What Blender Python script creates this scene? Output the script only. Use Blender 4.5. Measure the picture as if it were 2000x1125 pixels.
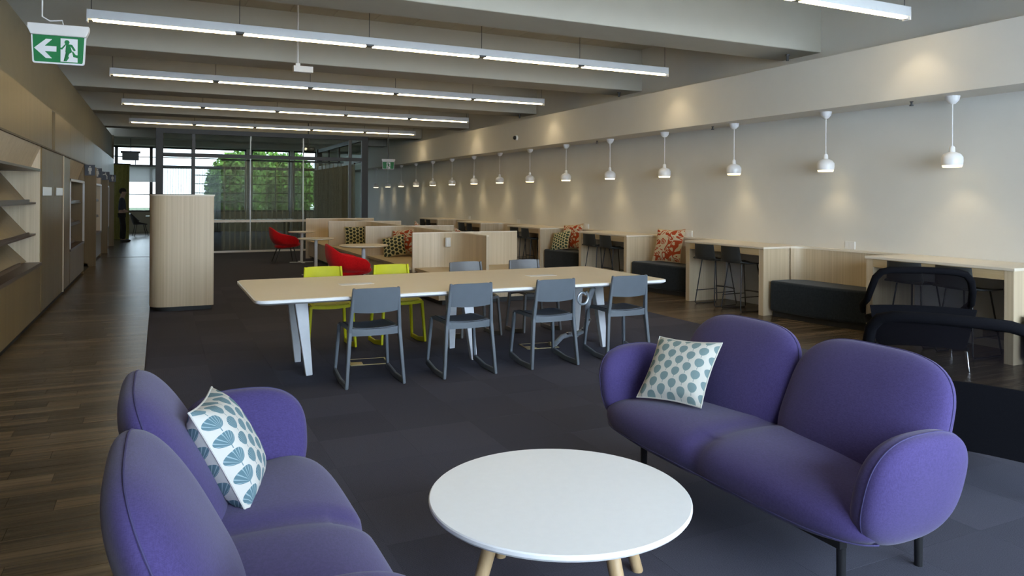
import bpy, bmesh, math, random
from mathutils import Vector, Matrix
random.seed(7)
SC = bpy.context.scene
COL = SC.collection
PI = math.pi
for o in list(bpy.data.objects): bpy.data.objects.remove(o)

# ------------------------------------------------------------------ camera
F = 1435.0; CX, CY = 1000.0, 386.0; ROLL = 0.006; CAMZ = 1.5
TH = math.atan((1000 - 311) / F)
fw = Vector((math.sin(TH), math.cos(TH), 0)); rt = Vector((math.cos(TH), -math.sin(TH), 0)); upv = Vector((0, 0, 1))
ir = rt * math.cos(ROLL) + upv * math.sin(ROLL); iu = upv * math.cos(ROLL) - rt * math.sin(ROLL)
cam = bpy.data.cameras.new('camera'); co = bpy.data.objects.new('camera', cam); COL.objects.link(co)
cam.sensor_width = 36; cam.lens = F / 2000 * 36; cam.shift_y = (CY - 562.5) / 2000; cam.clip_start = .05; cam.clip_end = 300
co.matrix_world = Matrix(((ir.x, iu.x, -fw.x, 0), (ir.y, iu.y, -fw.y, 0), (ir.z, iu.z, -fw.z, CAMZ), (0, 0, 0, 1)))
SC.camera = co

# ------------------------------------------------------------------ sky, daylight, exposure
W = bpy.data.worlds.new('overcast_sky'); SC.world = W; W.use_nodes = True
bgn = W.node_tree.nodes['Background']; bgn.inputs[0].default_value = (.70, .84, 1.0, 1); bgn.inputs[1].default_value = 9.2
LIN = 9.6      # linear lamps
PEND = 3.4      # pendant lamps
SC.view_settings.view_transform = 'Standard'; SC.view_settings.look = 'None'
SC.view_settings.exposure = 1.05; SC.view_settings.gamma = 1.0; SC.view_settings.use_curve_mapping = False
def portal(name, loc, rot, sx, sy):
    l = bpy.data.lights.new(name, 'AREA'); l.shape = 'RECTANGLE'; l.size = sx; l.size_y = sy; l.cycles.is_portal = True
    o = bpy.data.objects.new(name, l); o.location = loc; o.rotation_euler = rot; COL.objects.link(o)
portal('rear_window_daylight', (3.9, -2.25, 2.05), (PI / 2, 0, PI), 7.4, 2.6)      # behind the camera, shines to +y
portal('facade_daylight', (0.4, 33.25, 2.15), (-PI / 2, 0, PI), 12.6, 2.7)          # far facade, shines to -y

# ------------------------------------------------------------------ materials
MATS = {}
def new_mat(name):
    m = bpy.data.materials.new(name); m.use_nodes = True; nt = m.node_tree
    b = nt.nodes['Principled BSDF']; MATS[name] = m
    return m, nt, b
def lnk(nt, a, b): nt.links.new(a, b)
def nd(nt, t, **kw):
    n = nt.nodes.new(t)
    for k, v in kw.items(): setattr(n, k, v)
    return n
def mth(nt, op, a, b=None, c=None):
    n = nt.nodes.new('ShaderNodeMath'); n.operation = op
    for i, v in enumerate((a, b, c)):
        if v is None: continue
        if isinstance(v, (int, float)): n.inputs[i].default_value = v
        else: nt.links.new(v, n.inputs[i])
    return n.outputs[0]
def ramp(nt, fac, stops, interp='LINEAR'):
    r = nt.nodes.new('ShaderNodeValToRGB'); r.color_ramp.interpolation = interp
    e = r.color_ramp.elements
    while len(e) < len(stops): e.new(.5)
    for i, (p, c) in enumerate(stops): e[i].position = p; e[i].color = (*c, 1)
    nt.links.new(fac, r.inputs[0]); return r.outputs[0]
def mixc(nt, fac, a, b, mode='MIX'):
    n = nt.nodes.new('ShaderNodeMix'); n.data_type = 'RGBA'; n.blend_type = mode
    for i, v in ((0, fac), (6, a), (7, b)):
        if isinstance(v, (int, float)): n.inputs[i].default_value = v
        elif isinstance(v, tuple): n.inputs[i].default_value = (*v, 1)
        else: nt.links.new(v, n.inputs[i])
    return n.outputs[2]
def plain(name, col, rough=.5, metal=0, noise=.06, nscale=30, spec=.5, bump=0, bscale=200):
    m, nt, b = new_mat(name)
    tc = nd(nt, 'ShaderNodeTexCoord'); nz = nd(nt, 'ShaderNodeTexNoise'); nz.inputs['Scale'].default_value = nscale; nz.inputs['Detail'].default_value = 3
    lnk(nt, tc.outputs['Object'], nz.inputs['Vector'])
    lo = tuple(c * (1 - noise) for c in col); hi = tuple(min(1, c * (1 + noise)) for c in col)
    lnk(nt, ramp(nt, nz.outputs[0], [(.3, lo), (.7, hi)]), b.inputs['Base Color'])
    b.inputs['Roughness'].default_value = rough; b.inputs['Metallic'].default_value = metal; b.inputs['Specular IOR Level'].default_value = spec
    if bump:
        n2 = nd(nt, 'ShaderNodeTexNoise'); n2.inputs['Scale'].default_value = bscale; lnk(nt, tc.outputs['Object'], n2.inputs['Vector'])
        bp = nd(nt, 'ShaderNodeBump'); bp.inputs['Strength'].default_value = bump; bp.inputs['Distance'].default_value = .004
        lnk(nt, n2.outputs[0], bp.inputs['Height']); lnk(nt, bp.outputs[0], b.inputs['Normal'])
    return m
def wood(name, c0, c1, rough=.4, axis='Z', fine=60, vary=0, bump=.05, spec=.5):
    m, nt, b = new_mat(name)
    tc = nd(nt, 'ShaderNodeTexCoord'); mp = nd(nt, 'ShaderNodeMapping')
    s = {'X': (.35, fine, fine), 'Y': (fine, .35, fine), 'Z': (fine, fine, .35)}[axis]
    mp.inputs['Scale'].default_value = s
    oi = nd(nt, 'ShaderNodeObjectInfo')
    vec = nd(nt, 'ShaderNodeVectorMath', operation='ADD')
    cmb = nd(nt, 'ShaderNodeCombineXYZ'); r100 = mth(nt, 'MULTIPLY', oi.outputs['Random'], 37.0)
    for i in range(3): lnk(nt, r100, cmb.inputs[i])
    lnk(nt, tc.outputs['Object'], vec.inputs[0])
    if vary: lnk(nt, cmb.outputs[0], vec.inputs[1])
    lnk(nt, vec.outputs[0], mp.inputs['Vector'])
    nz = nd(nt, 'ShaderNodeTexNoise'); nz.inputs['Scale'].default_value = 1; nz.inputs['Detail'].default_value = 6; nz.inputs['Roughness'].default_value = .62
    lnk(nt, mp.outputs[0], nz.inputs['Vector'])
    mp2 = nd(nt, 'ShaderNodeMapping'); mp2.inputs['Scale'].default_value = tuple(v * .16 for v in s); lnk(nt, vec.outputs[0], mp2.inputs['Vector'])
    nz2 = nd(nt, 'ShaderNodeTexNoise'); nz2.inputs['Scale'].default_value = 1; nz2.inputs['Detail'].default_value = 3; lnk(nt, mp2.outputs[0], nz2.inputs['Vector'])
    f = mth(nt, 'ADD', mth(nt, 'MULTIPLY', nz.outputs[0], .6), mth(nt, 'MULTIPLY', nz2.outputs[0], .4))
    col = ramp(nt, f, [(.34, c0), (.66, c1)])
    if vary:
        br = mth(nt, 'ADD', mth(nt, 'MULTIPLY', oi.outputs['Random'], vary), 1 - vary / 2)
        g = nd(nt, 'ShaderNodeCombineColor')
        for i in range(3): lnk(nt, br, g.inputs[i])
        col = mixc(nt, 1.0, col, g.outputs[0], 'MULTIPLY')
    lnk(nt, col, b.inputs['Base Color']); b.inputs['Roughness'].default_value = rough; b.inputs['Specular IOR Level'].default_value = spec
    if bump:
        bp = nd(nt, 'ShaderNodeBump'); bp.inputs['Strength'].default_value = bump; bp.inputs['Distance'].default_value = .01
        lnk(nt, nz.outputs[0], bp.inputs['Height']); lnk(nt, bp.outputs[0], b.inputs['Normal'])
    return m
def emit(name, col, s):
    m, nt, b = new_mat(name); b.inputs['Base Color'].default_value = (*col, 1)
    b.inputs['Emission Color'].default_value = (*col, 1); b.inputs['Emission Strength'].default_value = s
    return m
def clear(name, tint, fres=1.0, base=.03, rough=.02):
    m, nt, b = new_mat(name); nt.nodes.remove(b)
    t = nd(nt, 'ShaderNodeBsdfTransparent'); t.inputs[0].default_value = (*tint, 1)
    g = nd(nt, 'ShaderNodeBsdfGlossy'); g.inputs['Roughness'].default_value = rough
    fr = nd(nt, 'ShaderNodeFresnel'); fr.inputs[0].default_value = 1.45
    mx = nd(nt, 'ShaderNodeMixShader'); lnk(nt, mth(nt, 'ADD', mth(nt, 'MULTIPLY', fr.outputs[0], fres), base), mx.inputs[0])
    lnk(nt, t.outputs[0], mx.inputs[1]); lnk(nt, g.outputs[0], mx.inputs[2])
    lnk(nt, mx.outputs[0], nt.nodes['Material Output'].inputs[0]); return m
def sheer(name, col, open_):
    m, nt, b = new_mat(name); nt.nodes.remove(b)
    t = nd(nt, 'ShaderNodeBsdfTransparent'); d = nd(nt, 'ShaderNodeBsdfDiffuse'); d.inputs[0].default_value = (*col, 1)
    tl = nd(nt, 'ShaderNodeBsdfTranslucent'); tl.inputs[0].default_value = (*col, 1)
    m1 = nd(nt, 'ShaderNodeMixShader'); m1.inputs[0].default_value = .4; lnk(nt, d.outputs[0], m1.inputs[1]); lnk(nt, tl.outputs[0], m1.inputs[2])
    m2 = nd(nt, 'ShaderNodeMixShader'); m2.inputs[0].default_value = 1 - open_; lnk(nt, t.outputs[0], m2.inputs[1]); lnk(nt, m1.outputs[0], m2.inputs[2])
    lnk(nt, m2.outputs[0], nt.nodes['Material Output'].inputs[0]); return m
def fabric(name, c0, c1, rough=.9, scale=420):
    m, nt, b = new_mat(name); tc = nd(nt, 'ShaderNodeTexCoord')
    fs = []
    for sc_ in ((scale, scale * .12, scale * .12), (scale * .12, scale, scale * .12), (scale * .12, scale * .12, scale)):
        mp = nd(nt, 'ShaderNodeMapping'); mp.inputs['Scale'].default_value = sc_; lnk(nt, tc.outputs['Object'], mp.inputs['Vector'])
        nz = nd(nt, 'ShaderNodeTexNoise'); nz.inputs['Scale'].default_value = 1; nz.inputs['Detail'].default_value = 2; lnk(nt, mp.outputs[0], nz.inputs['Vector']); fs.append(nz.outputs[0])
    f = mth(nt, 'MULTIPLY', mth(nt, 'ADD', mth(nt, 'ADD', fs[0], fs[1]), fs[2]), .3333)
    lnk(nt, ramp(nt, f, [(.40, c0), (.60, c1)]), b.inputs['Base Color'])
    b.inputs['Roughness'].default_value = rough; b.inputs['Specular IOR Level'].default_value = .15
    b.inputs['Sheen Weight'].default_value = .15; b.inputs['Sheen Roughness'].default_value = .5
    bp = nd(nt, 'ShaderNodeBump'); bp.inputs['Strength'].default_value = .25; bp.inputs['Distance'].default_value = .002
    lnk(nt, f, bp.inputs['Height']); lnk(nt, bp.outputs[0], b.inputs['Normal'])
    return m
def leaf_print(name, ground, leaf, nu, nv, fat=.42, tall=.38, lines=True, line=(.55, .66, .68), rot=0.0):
    m, nt, b = new_mat(name)
    uv = nd(nt, 'ShaderNodeUVMap'); mp = nd(nt, 'ShaderNodeMapping'); mp.inputs['Rotation'].default_value = (0, 0, rot); lnk(nt, uv.outputs[0], mp.inputs[0])
    sp = nd(nt, 'ShaderNodeSeparateXYZ'); lnk(nt, mp.outputs[0], sp.inputs[0])
    u = mth(nt, 'ADD', mth(nt, 'MULTIPLY', sp.outputs[0], nu), 20.0); col = mth(nt, 'FLOOR', u); a = mth(nt, 'SUBTRACT', mth(nt, 'FRACT', u), .5)
    v = mth(nt, 'ADD', mth(nt, 'ADD', mth(nt, 'MULTIPLY', sp.outputs[1], nv), 20.0), mth(nt, 'MULTIPLY', mth(nt, 'FLOORED_MODULO', col, 2.0), .5))
    bb = mth(nt, 'SUBTRACT', mth(nt, 'FRACT', v), .5)
    wdt = mth(nt, 'MULTIPLY', mth(nt, 'SUBTRACT', 1.05, mth(nt, 'MULTIPLY', bb, -.55)), fat)
    e = mth(nt, 'ADD', mth(nt, 'POWER', mth(nt, 'ABSOLUTE', mth(nt, 'DIVIDE', a, wdt)), 2.0), mth(nt, 'POWER', mth(nt, 'ABSOLUTE', mth(nt, 'DIVIDE', mth(nt, 'SUBTRACT', bb, .06), tall)), 2.0))
    isleaf = mth(nt, 'LESS_THAN', e, 1.0)
    stem = mth(nt, 'MULTIPLY', mth(nt, 'LESS_THAN', mth(nt, 'ABSOLUTE', a), .025), mth(nt, 'LESS_THAN', bb, -.2))
    mask = mth(nt, 'MAXIMUM', isleaf, stem)
    lc = leaf
    if lines:
        ang = mth(nt, 'ARCTAN2', a, mth(nt, 'ADD', bb, .42))
        st = mth(nt, 'GREATER_THAN', mth(nt, 'SINE', mth(nt, 'MULTIPLY', ang, 30.0)), .72)
        lc = mixc(nt, mth(nt, 'MULTIPLY', st, .55), leaf, line)
    lnk(nt, mixc(nt, mask, ground, lc), b.inputs['Base Color']); b.inputs['Roughness'].default_value = .9; b.inputs['Specular IOR Level'].default_value = .1
    return m
def swirl_print(name, bg, fg):
    m, nt, b = new_mat(name)
    uv = nd(nt, 'ShaderNodeUVMap'); nz = nd(nt, 'ShaderNodeTexNoise'); nz.inputs['Scale'].default_value = 2.2; nz.inputs['Distortion'].default_value = 2.0; nz.inputs['Detail'].default_value = 1
    lnk(nt, uv.outputs[0], nz.inputs['Vector'])
    s = mth(nt, 'SINE', mth(nt, 'MULTIPLY', nz.outputs[0], 34.0))
    lnk(nt, mixc(nt, mth(nt, 'GREATER_THAN', s, .05), bg, fg), b.inputs['Base Color']); b.inputs['Roughness'].default_value = .9; b.inputs['Specular IOR Level'].default_value = .1
    return m

plain('wall_paint', (.70, .685, .64), .75, noise=.015, nscale=3, spec=.2)
plain('ceiling_paint', (.50, .475, .405), .8, noise=.02, nscale=4, spec=.2)
plain('panel_paint', (.50, .46, .37), .8, noise=.03, nscale=6, spec=.2)
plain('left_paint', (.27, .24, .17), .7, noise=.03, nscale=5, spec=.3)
plain('slab_grey', (.06, .06, .06), .9)
wood('timber_wall', (.150, .098, .036), (.205, .140, .058), .40, 'Z', 40, vary=.10, bump=.03, spec=.35)
wood('timber_pale', (.52, .41, .27), (.69, .57, .40), .42, 'Z', 46, vary=.06, bump=.03)
wood('timber_warm', (.47, .34, .18), (.58, .44, .26), .42, 'Y', 40, vary=.05, bump=.03)
wood('timber_dark', (.060, .035, .022), (.11, .065, .042), .35, 'Y', 40, bump=.04)
wood('plank_dark', (.034, .024, .015), (.175, .128, .082), .27, 'X', 22, vary=.9, bump=.6, spec=.5)
wood('oak_leg', (.42, .28, .14), (.58, .41, .23), .45, 'Z', 60, bump=.05)
plain('laminate_cream', (.77, .69, .565), .35, noise=.025, nscale=2)
plain('laminate_white', (.87, .87, .88), .35, noise=.01)
plain('white_gloss', (.82, .82, .83), .28, noise=.01)
plain('white_plastic', (.74, .74, .74), .4, noise=.01)
plain('steel_white', (.70, .72, .75), .35, noise=.02)
plain('grey_shell', (.125, .145, .17), .42, noise=.03, nscale=14)
plain('grey_pad', (.06, .07, .09), .6, noise=.08, nscale=60)
plain('grey_shell_dark', (.125, .125, .13), .42, noise=.03, nscale=14)
plain('lime_shell', (.55, .54, .006), .5, noise=.04, nscale=14, spec=.25)
plain('lime_pad', (.42, .42, .012), .55, noise=.06, nscale=40)
plain('black_metal', (.012, .012, .014), .4, noise=.1)
plain('frame_dark', (.016, .015, .014), .45, noise=.1)
plain('frame_grey', (.07, .072, .075), .45, noise=.08)
plain('chrome', (.75, .77, .8), .12, metal=1, noise=.02)
plain('clear_hose', (.55, .60, .66), .22, metal=.5, noise=.1)
plain('brass', (.45, .38, .22), .35, metal=.8, noise=.1)
plain('socket_white', (.72, .72, .70), .4, noise=.01)
plain('black_plastic', (.016, .017, .019), .5, noise=.1)
plain('stool_shell', (.022, .024, .024), .55, noise=.1)
plain('sign_green', (.008, .19, .055), .4, noise=.05)
plain('sign_white', (.78, .80, .84), .4, noise=.01)
plain('sign_dark', (.03, .035, .05), .4, noise=.08)
plain('sign_figure', (.50, .47, .42), .5, noise=.02)
plain('back_panel_grey', (.56, .58, .62), .6, noise=.04, nscale=4)
plain('seat_ply', (.56, .45, .28), .45, noise=.04, nscale=5)
plain('edge_dark', (.09, .07, .05), .6)
plain('skin', (.36, .22, .16), .6); plain('hair_dark', (.012, .010, .009), .7); plain('shirt_blue', (.035, .045, .07), .9); plain('trousers_black', (.010, .010, .013), .9)
sheer('blind_fabric', (.70, .70, .70), .12); plain('grass', (.05, .08, .03), .95, noise=.4, nscale=2)
plain('leaf_green', (.085, .17, .018), .9, noise=.7, nscale=4); plain('bark', (.09, .07, .05), .9)
plain('building_far', (.62, .60, .56), .9, noise=.05); plain('dull_grey', (.28, .29, .33), .6)
fabric('sofa_purple', (.054, .040, .132), (.075, .056, .180), scale=700)
plain('sofa_seam', (.054, .045, .135), .9)
fabric('bench_navy', (.010, .014, .019), (.018, .025, .031), scale=260)
fabric('chair_red', (.52, .003, .005), (.66, .006, .009), scale=300)
fabric('curtain_olive', (.20, .19, .055), (.29, .27, .09), scale=120)
plain('black_upholstery', (.006, .006, .008), .95, noise=.3, nscale=300, spec=.08)
sheer('curtain_sheer', (.60, .57, .44), .78); sheer('curtain_light', (.42, .43, .44), .6); sheer('curtain_grey', (.34, .33, .27), .60)
sheer('net_black', (.010, .009, .012), .32); sheer('net_pale', (.40, .40, .40), .45)
clear('glass', (.92, .95, .93), .025, .0); clear('window_glass', (.97, .98, .98), .6, .01); clear('dimming_glass', (.5, .51, .5), .2, .0)  # last one: facade glass darkened to cut the daylight coming through it
emit('tube_light', (1.0, .78, .44), LIN); emit('pendant_glow', (1.0, .84, .48), 1.5)
leaf_print('print_fan', (.62, .60, .56), (.115, .20, .235), 6.0, 5.6, .40, .37, True, (.45, .56, .6))
leaf_print('print_leaf', (.62, .60, .54), (.20, .28, .285), 6.4, 5.2, .37, .36, False)
leaf_print('print_lattice', (.50, .45, .24), (.035, .045, .035), 5.6, 5.2, .40, .39, False)
leaf_print('print_lattice_green', (.58, .53, .32), (.05, .085, .06), 7, 6.4, .40, .39, False)
swirl_print('print_swirl', (.36, .060, .022), (.56, .47, .33))
# carpet with pile and tile-to-tile tone
m, nt, b = new_mat('carpet')
tc = nd(nt, 'ShaderNodeTexCoord'); oi = nd(nt, 'ShaderNodeObjectInfo')
nz = nd(nt, 'ShaderNodeTexNoise'); nz.inputs['Scale'].default_value = 260; nz.inputs['Detail'].default_value = 2; lnk(nt, tc.outputs['Object'], nz.inputs['Vector'])
wv = nd(nt, 'ShaderNodeTexWave'); wv.inputs['Scale'].default_value = 60; wv.inputs['Distortion'].default_value = 3; lnk(nt, tc.outputs['Object'], wv.inputs['Vector'])
f = mth(nt, 'ADD', mth(nt, 'MULTIPLY', nz.outputs[0], .7), mth(nt, 'MULTIPLY', wv.outputs['Fac'], .3))
cc = ramp(nt, f, [(.3, (.048, .049, .066)), (.7, (.098, .099, .134))])
br = mth(nt, 'ADD', mth(nt, 'MULTIPLY', oi.outputs['Random'], .26), .87); g = nd(nt, 'ShaderNodeCombineColor')
for i in range(3): lnk(nt, br, g.inputs[i])
lnk(nt, mixc(nt, 1.0, cc, g.outputs[0], 'MULTIPLY'), b.inputs['Base Color']); b.inputs['Roughness'].default_value = .95; b.inputs['Specular IOR Level'].default_value = .1
bp = nd(nt, 'ShaderNodeBump'); bp.inputs['Strength'].default_value = .6; bp.inputs['Distance'].default_value = .004; lnk(nt, f, bp.inputs['Height']); lnk(nt, bp.outputs[0], b.inputs['Normal'])

# ------------------------------------------------------------------ mesh helpers
class MB:
    def __init__(s): s.v = []; s.f = []; s.uv = {}
    def add(s, vs, fs):
        o = len(s.v); s.v += [tuple(p) for p in vs]; s.f += [tuple(i + o for i in f) for f in fs]; return s
    def box(s, x0, x1, y0, y1, z0, z1):
        return s.add([(x0, y0, z0), (x1, y0, z0), (x1, y1, z0), (x0, y1, z0), (x0, y0, z1), (x1, y0, z1), (x1, y1, z1), (x0, y1, z1)],
                     [(3, 2, 1, 0), (4, 5, 6, 7), (0, 1, 5, 4), (1, 2, 6, 5), (2, 3, 7, 6), (3, 0, 4, 7)])
    def prism(s, poly, a0, a1, axis='z'):
        n = len(poly)
        ar = sum(poly[i][0] * poly[(i + 1) % n][1] - poly[(i + 1) % n][0] * poly[i][1] for i in range(n))
        if ar < 0: poly = poly[::-1]
        if axis == 'z': P = lambda p, a: (p[0], p[1], a)
        elif axis == 'y': P = lambda p, a: (p[0], -a, p[1])     # poly in x,z ; extruded along -y
        else: P = lambda p, a: (a, p[0], p[1])                  # poly in y,z ; extruded along x
        vs = [P(p, a0) for p in poly] + [P(p, a1) for p in poly]
        fs = [tuple(range(n - 1, -1, -1)), tuple(range(n, 2 * n))] + [(i, (i + 1) % n, n + (i + 1) % n, n + i) for i in range(n)]
        return s.add(vs, fs)
    def tube(s, pts, r, n=8, closed=False, cap=True, sx=1, sy=1):
        pts = [Vector(p) for p in pts]; m = len(pts); rs = r if isinstance(r, (list, tuple)) else [r] * m
        tg = []
        for i in range(m):
            if closed: t = pts[(i + 1) % m] - pts[i - 1]
            else: t = pts[min(i + 1, m - 1)] - pts[max(i - 1, 0)]
            tg.append(t.normalized())
        ref = Vector((0, 0, 1)) if abs(tg[0].z) < .9 else Vector((1, 0, 0))
        nrm = (ref - tg[0] * ref.dot(tg[0])).normalized(); vs = []
        for i in range(m):
            nrm = (nrm - tg[i] * nrm.dot(tg[i])).normalized(); bi = tg[i].cross(nrm)
            for k in range(n):
                a = 2 * PI * k / n; vs.append(pts[i] + nrm * (math.cos(a) * rs[i] * sx) + bi * (math.sin(a) * rs[i] * sy))
        fs = []
        for i in range(m if closed else m - 1):
            j = (i + 1) % m
            for k in range(n): fs.append((i * n + k, i * n + (k + 1) % n, j * n + (k + 1) % n, j * n + k))
        if cap and not closed: fs += [tuple(range(n - 1, -1, -1)), tuple((m - 1) * n + k for k in range(n))]
        return s.add(vs, fs)
    def bar(s, p0, p1, w0, d0, w1=None, d1=None, xa=(1, 0, 0)):
        """tapered rectangular bar; w along xa, d across"""
        w1 = w0 if w1 is None else w1; d1 = d0 if d1 is None else d1
        p0, p1 = Vector(p0), Vector(p1); t = (p1 - p0).normalized(); xa = Vector(xa); x = (xa - t * xa.dot(t)).normalized(); y = t.cross(x); vs = []
        for p, w, d in ((p0, w0, d0), (p1, w1, d1)):
            for a, c in ((-1, -1), (1, -1), (1, 1), (-1, 1)): vs.append(p + x * (a * w / 2) + y * (c * d / 2))
        return s.add(vs, [(3, 2, 1, 0), (4, 5, 6, 7), (0, 1, 5, 4), (1, 2, 6, 5), (2, 3, 7, 6), (3, 0, 4, 7)])
    def lathe(s, prof, n=24, c=(0, 0, 0)):
        vs = []
        for r, z in prof:
            for k in range(n): vs.append((c[0] + r * math.cos(2 * PI * k / n), c[1] + r * math.sin(2 * PI * k / n), c[2] + z))
        fs = [(i * n + k, i * n + (k + 1) % n, (i + 1) * n + (k + 1) % n, (i + 1) * n + k) for i in range(len(prof) - 1) for k in range(n)]
        if prof[0][0] > 1e-4: fs.append(tuple(range(n - 1, -1, -1)))
        if prof[-1][0] > 1e-4: fs.append(tuple((len(prof) - 1) * n + k for k in range(n)))
        return s.add(vs, fs)
    def sheet(s, nu, nv, fn, thick=0, tn=None):
        vs = [Vector(fn(i / nu, j / nv)) for j in range(nv + 1) for i in range(nu + 1)]; w = nu + 1
        fs = [(j * w + i, j * w + i + 1, (j + 1) * w + i + 1, (j + 1) * w + i) for j in range(nv) for i in range(nu)]
        if thick:
            d = Vector(tn) * thick; k = len(vs); v2 = [p - d for p in vs]; fs2 = [tuple(x + k for x in f[::-1]) for f in fs]
            rim = [i for i in range(w)] + [j * w + nu for j in range(1, nv + 1)] + [nv * w + i for i in range(nu - 1, -1, -1)] + [j * w for j in range(nv - 1, 0, -1)]
            sd = [(rim[(q + 1) % len(rim)], rim[q], rim[q] + k, rim[(q + 1) % len(rim)] + k) for q in range(len(rim))]
            return s.add(vs + v2, fs + fs2 + sd)
        return s.add(vs, fs)
    def blob(s, hx, hy, hz, a=4, b=3, n=14, fn=None, ax=2):
        """cube-sphere superellipsoid: exponent a in the plane across axis ax, b along it"""
        idx = {}; vs = []; fs = []
        def put(p):
            key = tuple(round(c, 5) for c in p)
            if key in idx: return idx[key]
            q = [p[0], p[1], p[2]]; o = [i for i in range(3) if i != ax]
            r = (abs(q[o[0]]) ** a + abs(q[o[1]]) ** a) ** (1 / a); R = (r ** b + abs(q[ax]) ** b) ** (1 / b)
            w = Vector((q[0] / R * hx, q[1] / R * hy, q[2] / R * hz))
            if fn: w = Vector(fn(w))
            idx[key] = len(vs); vs.append(w); return idx[key]
        for d in range(3):
            for sg in (-1, 1):
                for i in range(n):
                    for j in range(n):
                        def P(i_, j_):
                            u = math.tan((i_ / n * 2 - 1) * PI / 4); v = math.tan((j_ / n * 2 - 1) * PI / 4); p = [0, 0, 0]
                            p[d] = sg; p[(d + 1) % 3] = u; p[(d + 2) % 3] = v; return p
                        q = [put(P(i, j)), put(P(i + 1, j)), put(P(i + 1, j + 1)), put(P(i, j + 1))]
                        fs.append(tuple(q if sg > 0 else q[::-1]))
        return s.add(vs, fs)
def obj(name, mb, mat, parent=None, smooth=0, bevel=0, seg=2, loc=None, subsurf=0):
    me = bpy.data.meshes.new(name); me.from_pydata([tuple(v) for v in mb.v], [], mb.f)
    me.materials.append(MATS[mat]); me.validate()
    if smooth:
        for p in me.polygons: p.use_smooth = True
        me.set_sharp_from_angle(angle=math.radians(smooth))
    o = bpy.data.objects.new(name, me); COL.objects.link(o)
    if parent: o.parent = parent
    if loc: o.location = loc
    if bevel:
        bm_ = o.modifiers.new('bevel', 'BEVEL'); bm_.width = bevel; bm_.segments = seg; bm_.limit_method = 'ANGLE'; bm_.angle_limit = math.radians(40)
    if subsurf: sm = o.modifiers.new('sub', 'SUBSURF'); sm.levels = subsurf; sm.render_levels = subsurf
    return o
def inst(src, name, parent=None, loc=None, rz=0, scale=None):
    o = src.copy(); o.name = name; COL.objects.link(o); o.parent = parent
    if loc is not None: o.location = loc
    o.rotation_euler = (0, 0, rz)
    if scale: o.scale = scale
    return o
def tag(o, label=None, cat=None, group=None, kind=None):
    if label: o['label'] = label
    if cat: o['category'] = cat
    if group: o['group'] = group
    if kind: o['kind'] = kind
    return o
def thing(name, label, cat, loc=(0, 0, 0), rz=0, group=None):
    o = bpy.data.objects.new(name, None); o.empty_display_size = .1; COL.objects.link(o); o.location = loc; o.rotation_euler = (0, 0, rz)
    return tag(o, label, cat, group)
def struct(name, mb, mat, **k): return tag(obj(name, mb, mat, **k), kind='structure')
def dup(root, loc, rz, label, group=None, scale=None):
    r = root.copy(); COL.objects.link(r); r.location = loc; r.rotation_euler = (0, 0, rz); r['label'] = label
    if group: r['group'] = group
    if scale: r.scale = scale
    for ch in list(root.children):
        c = ch.copy(); COL.objects.link(c); c.parent = r
        for g_ in list(ch.children):
            d = g_.copy(); COL.objects.link(d); d.parent = c
    return r
def rounded(poly, rad, n=6):
    out = []; m_ = len(poly)
    for i in range(m_):
        r = rad[i] if isinstance(rad, (list, tuple)) else rad
        p0, p, p1 = Vector(poly[i - 1]), Vector(poly[i]), Vector(poly[(i + 1) % m_])
        if r <= 0: out.append(tuple(p)); continue
        d0 = (p0 - p).normalized(); d1 = (p1 - p).normalized(); ang = d0.angle(d1); t = r / math.tan(ang / 2); a = p + d0 * t; e = p + d1 * t
        for k in range(n + 1):
            q = k / n; out.append(tuple((a * (1 - q) + p * q).lerp(p * (1 - q) + e * q, q)))
    return out
XR = 7.72; XL = -1.3

# ================================================================== SETTING
fl = struct('floor', MB().box(-6, 8, -2.4, 33.4, -.25, -.012), 'slab_grey')
# dark timber planks laid across the two aisles
def plank_run(x0, x1, y0, y1, pw=.135):
    w = x1 - x0; base = None; y = y0; i = 0
    while y < y1:
        # two boards per row with a staggered butt joint
        cut = x0 + w * (.28 + .44 * ((i * 7) % 11) / 10)
        y += pw; i += 1
        for (a, b_) in ((x0, cut), (cut, x1)):
            if base is None:
                base = obj('plank', MB().box(0, 1, 0, pw - .003, -.012, 0), 'plank_dark', fl)
                o = base
            else: o = inst(base, 'plank', fl)
            o.location = (a, y - pw, 0); o.scale = (b_ - a - .002, 1, 1)
plank_run(XL - .02, -.105, 2.2, 20.0)
tag(obj('plank_rest', MB().box(-6, -.105, 20.15, 33.3, -.012, 0), 'plank_dark', fl), kind='stuff')
plank_run(5.85, XR, 3.6, 19.7)
tag(obj('plank_rest', MB().box(5.85, XR, 19.82, 33.3, -.012, 0).box(5.85, XR, -2.2, 3.6, -.012, 0), 'plank_dark', fl), kind='stuff')
tag(obj('plank_rest', MB().box(XL - .02, -.105, -2.2, 2.2, -.012, 0), 'plank_dark', fl), kind='stuff')
ct = None
for j in range(25):
    for i in range(12):
        x = -.1 + i * .4958; y = .6 + j * .4958
        if ct is None: ct = obj('carpet_tile', MB().box(0, .4948, 0, .4948, -.012, 0), 'carpet', fl); o = ct
        else: o = inst(ct, 'carpet_tile', fl)
        q = (i + j) % 2
        o.location = (x + (.4948 if q else 0), y, 0); o.rotation_euler = (0, 0, PI / 2 if q else 0)
tag(obj('carpet_rest', MB().box(-.1, 5.85, .6 + 25 * .4958, 33.3, -.012, 0).box(-.1, 5.85, -2.2, .598, -.012, 0), 'carpet', fl), kind='stuff')

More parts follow.
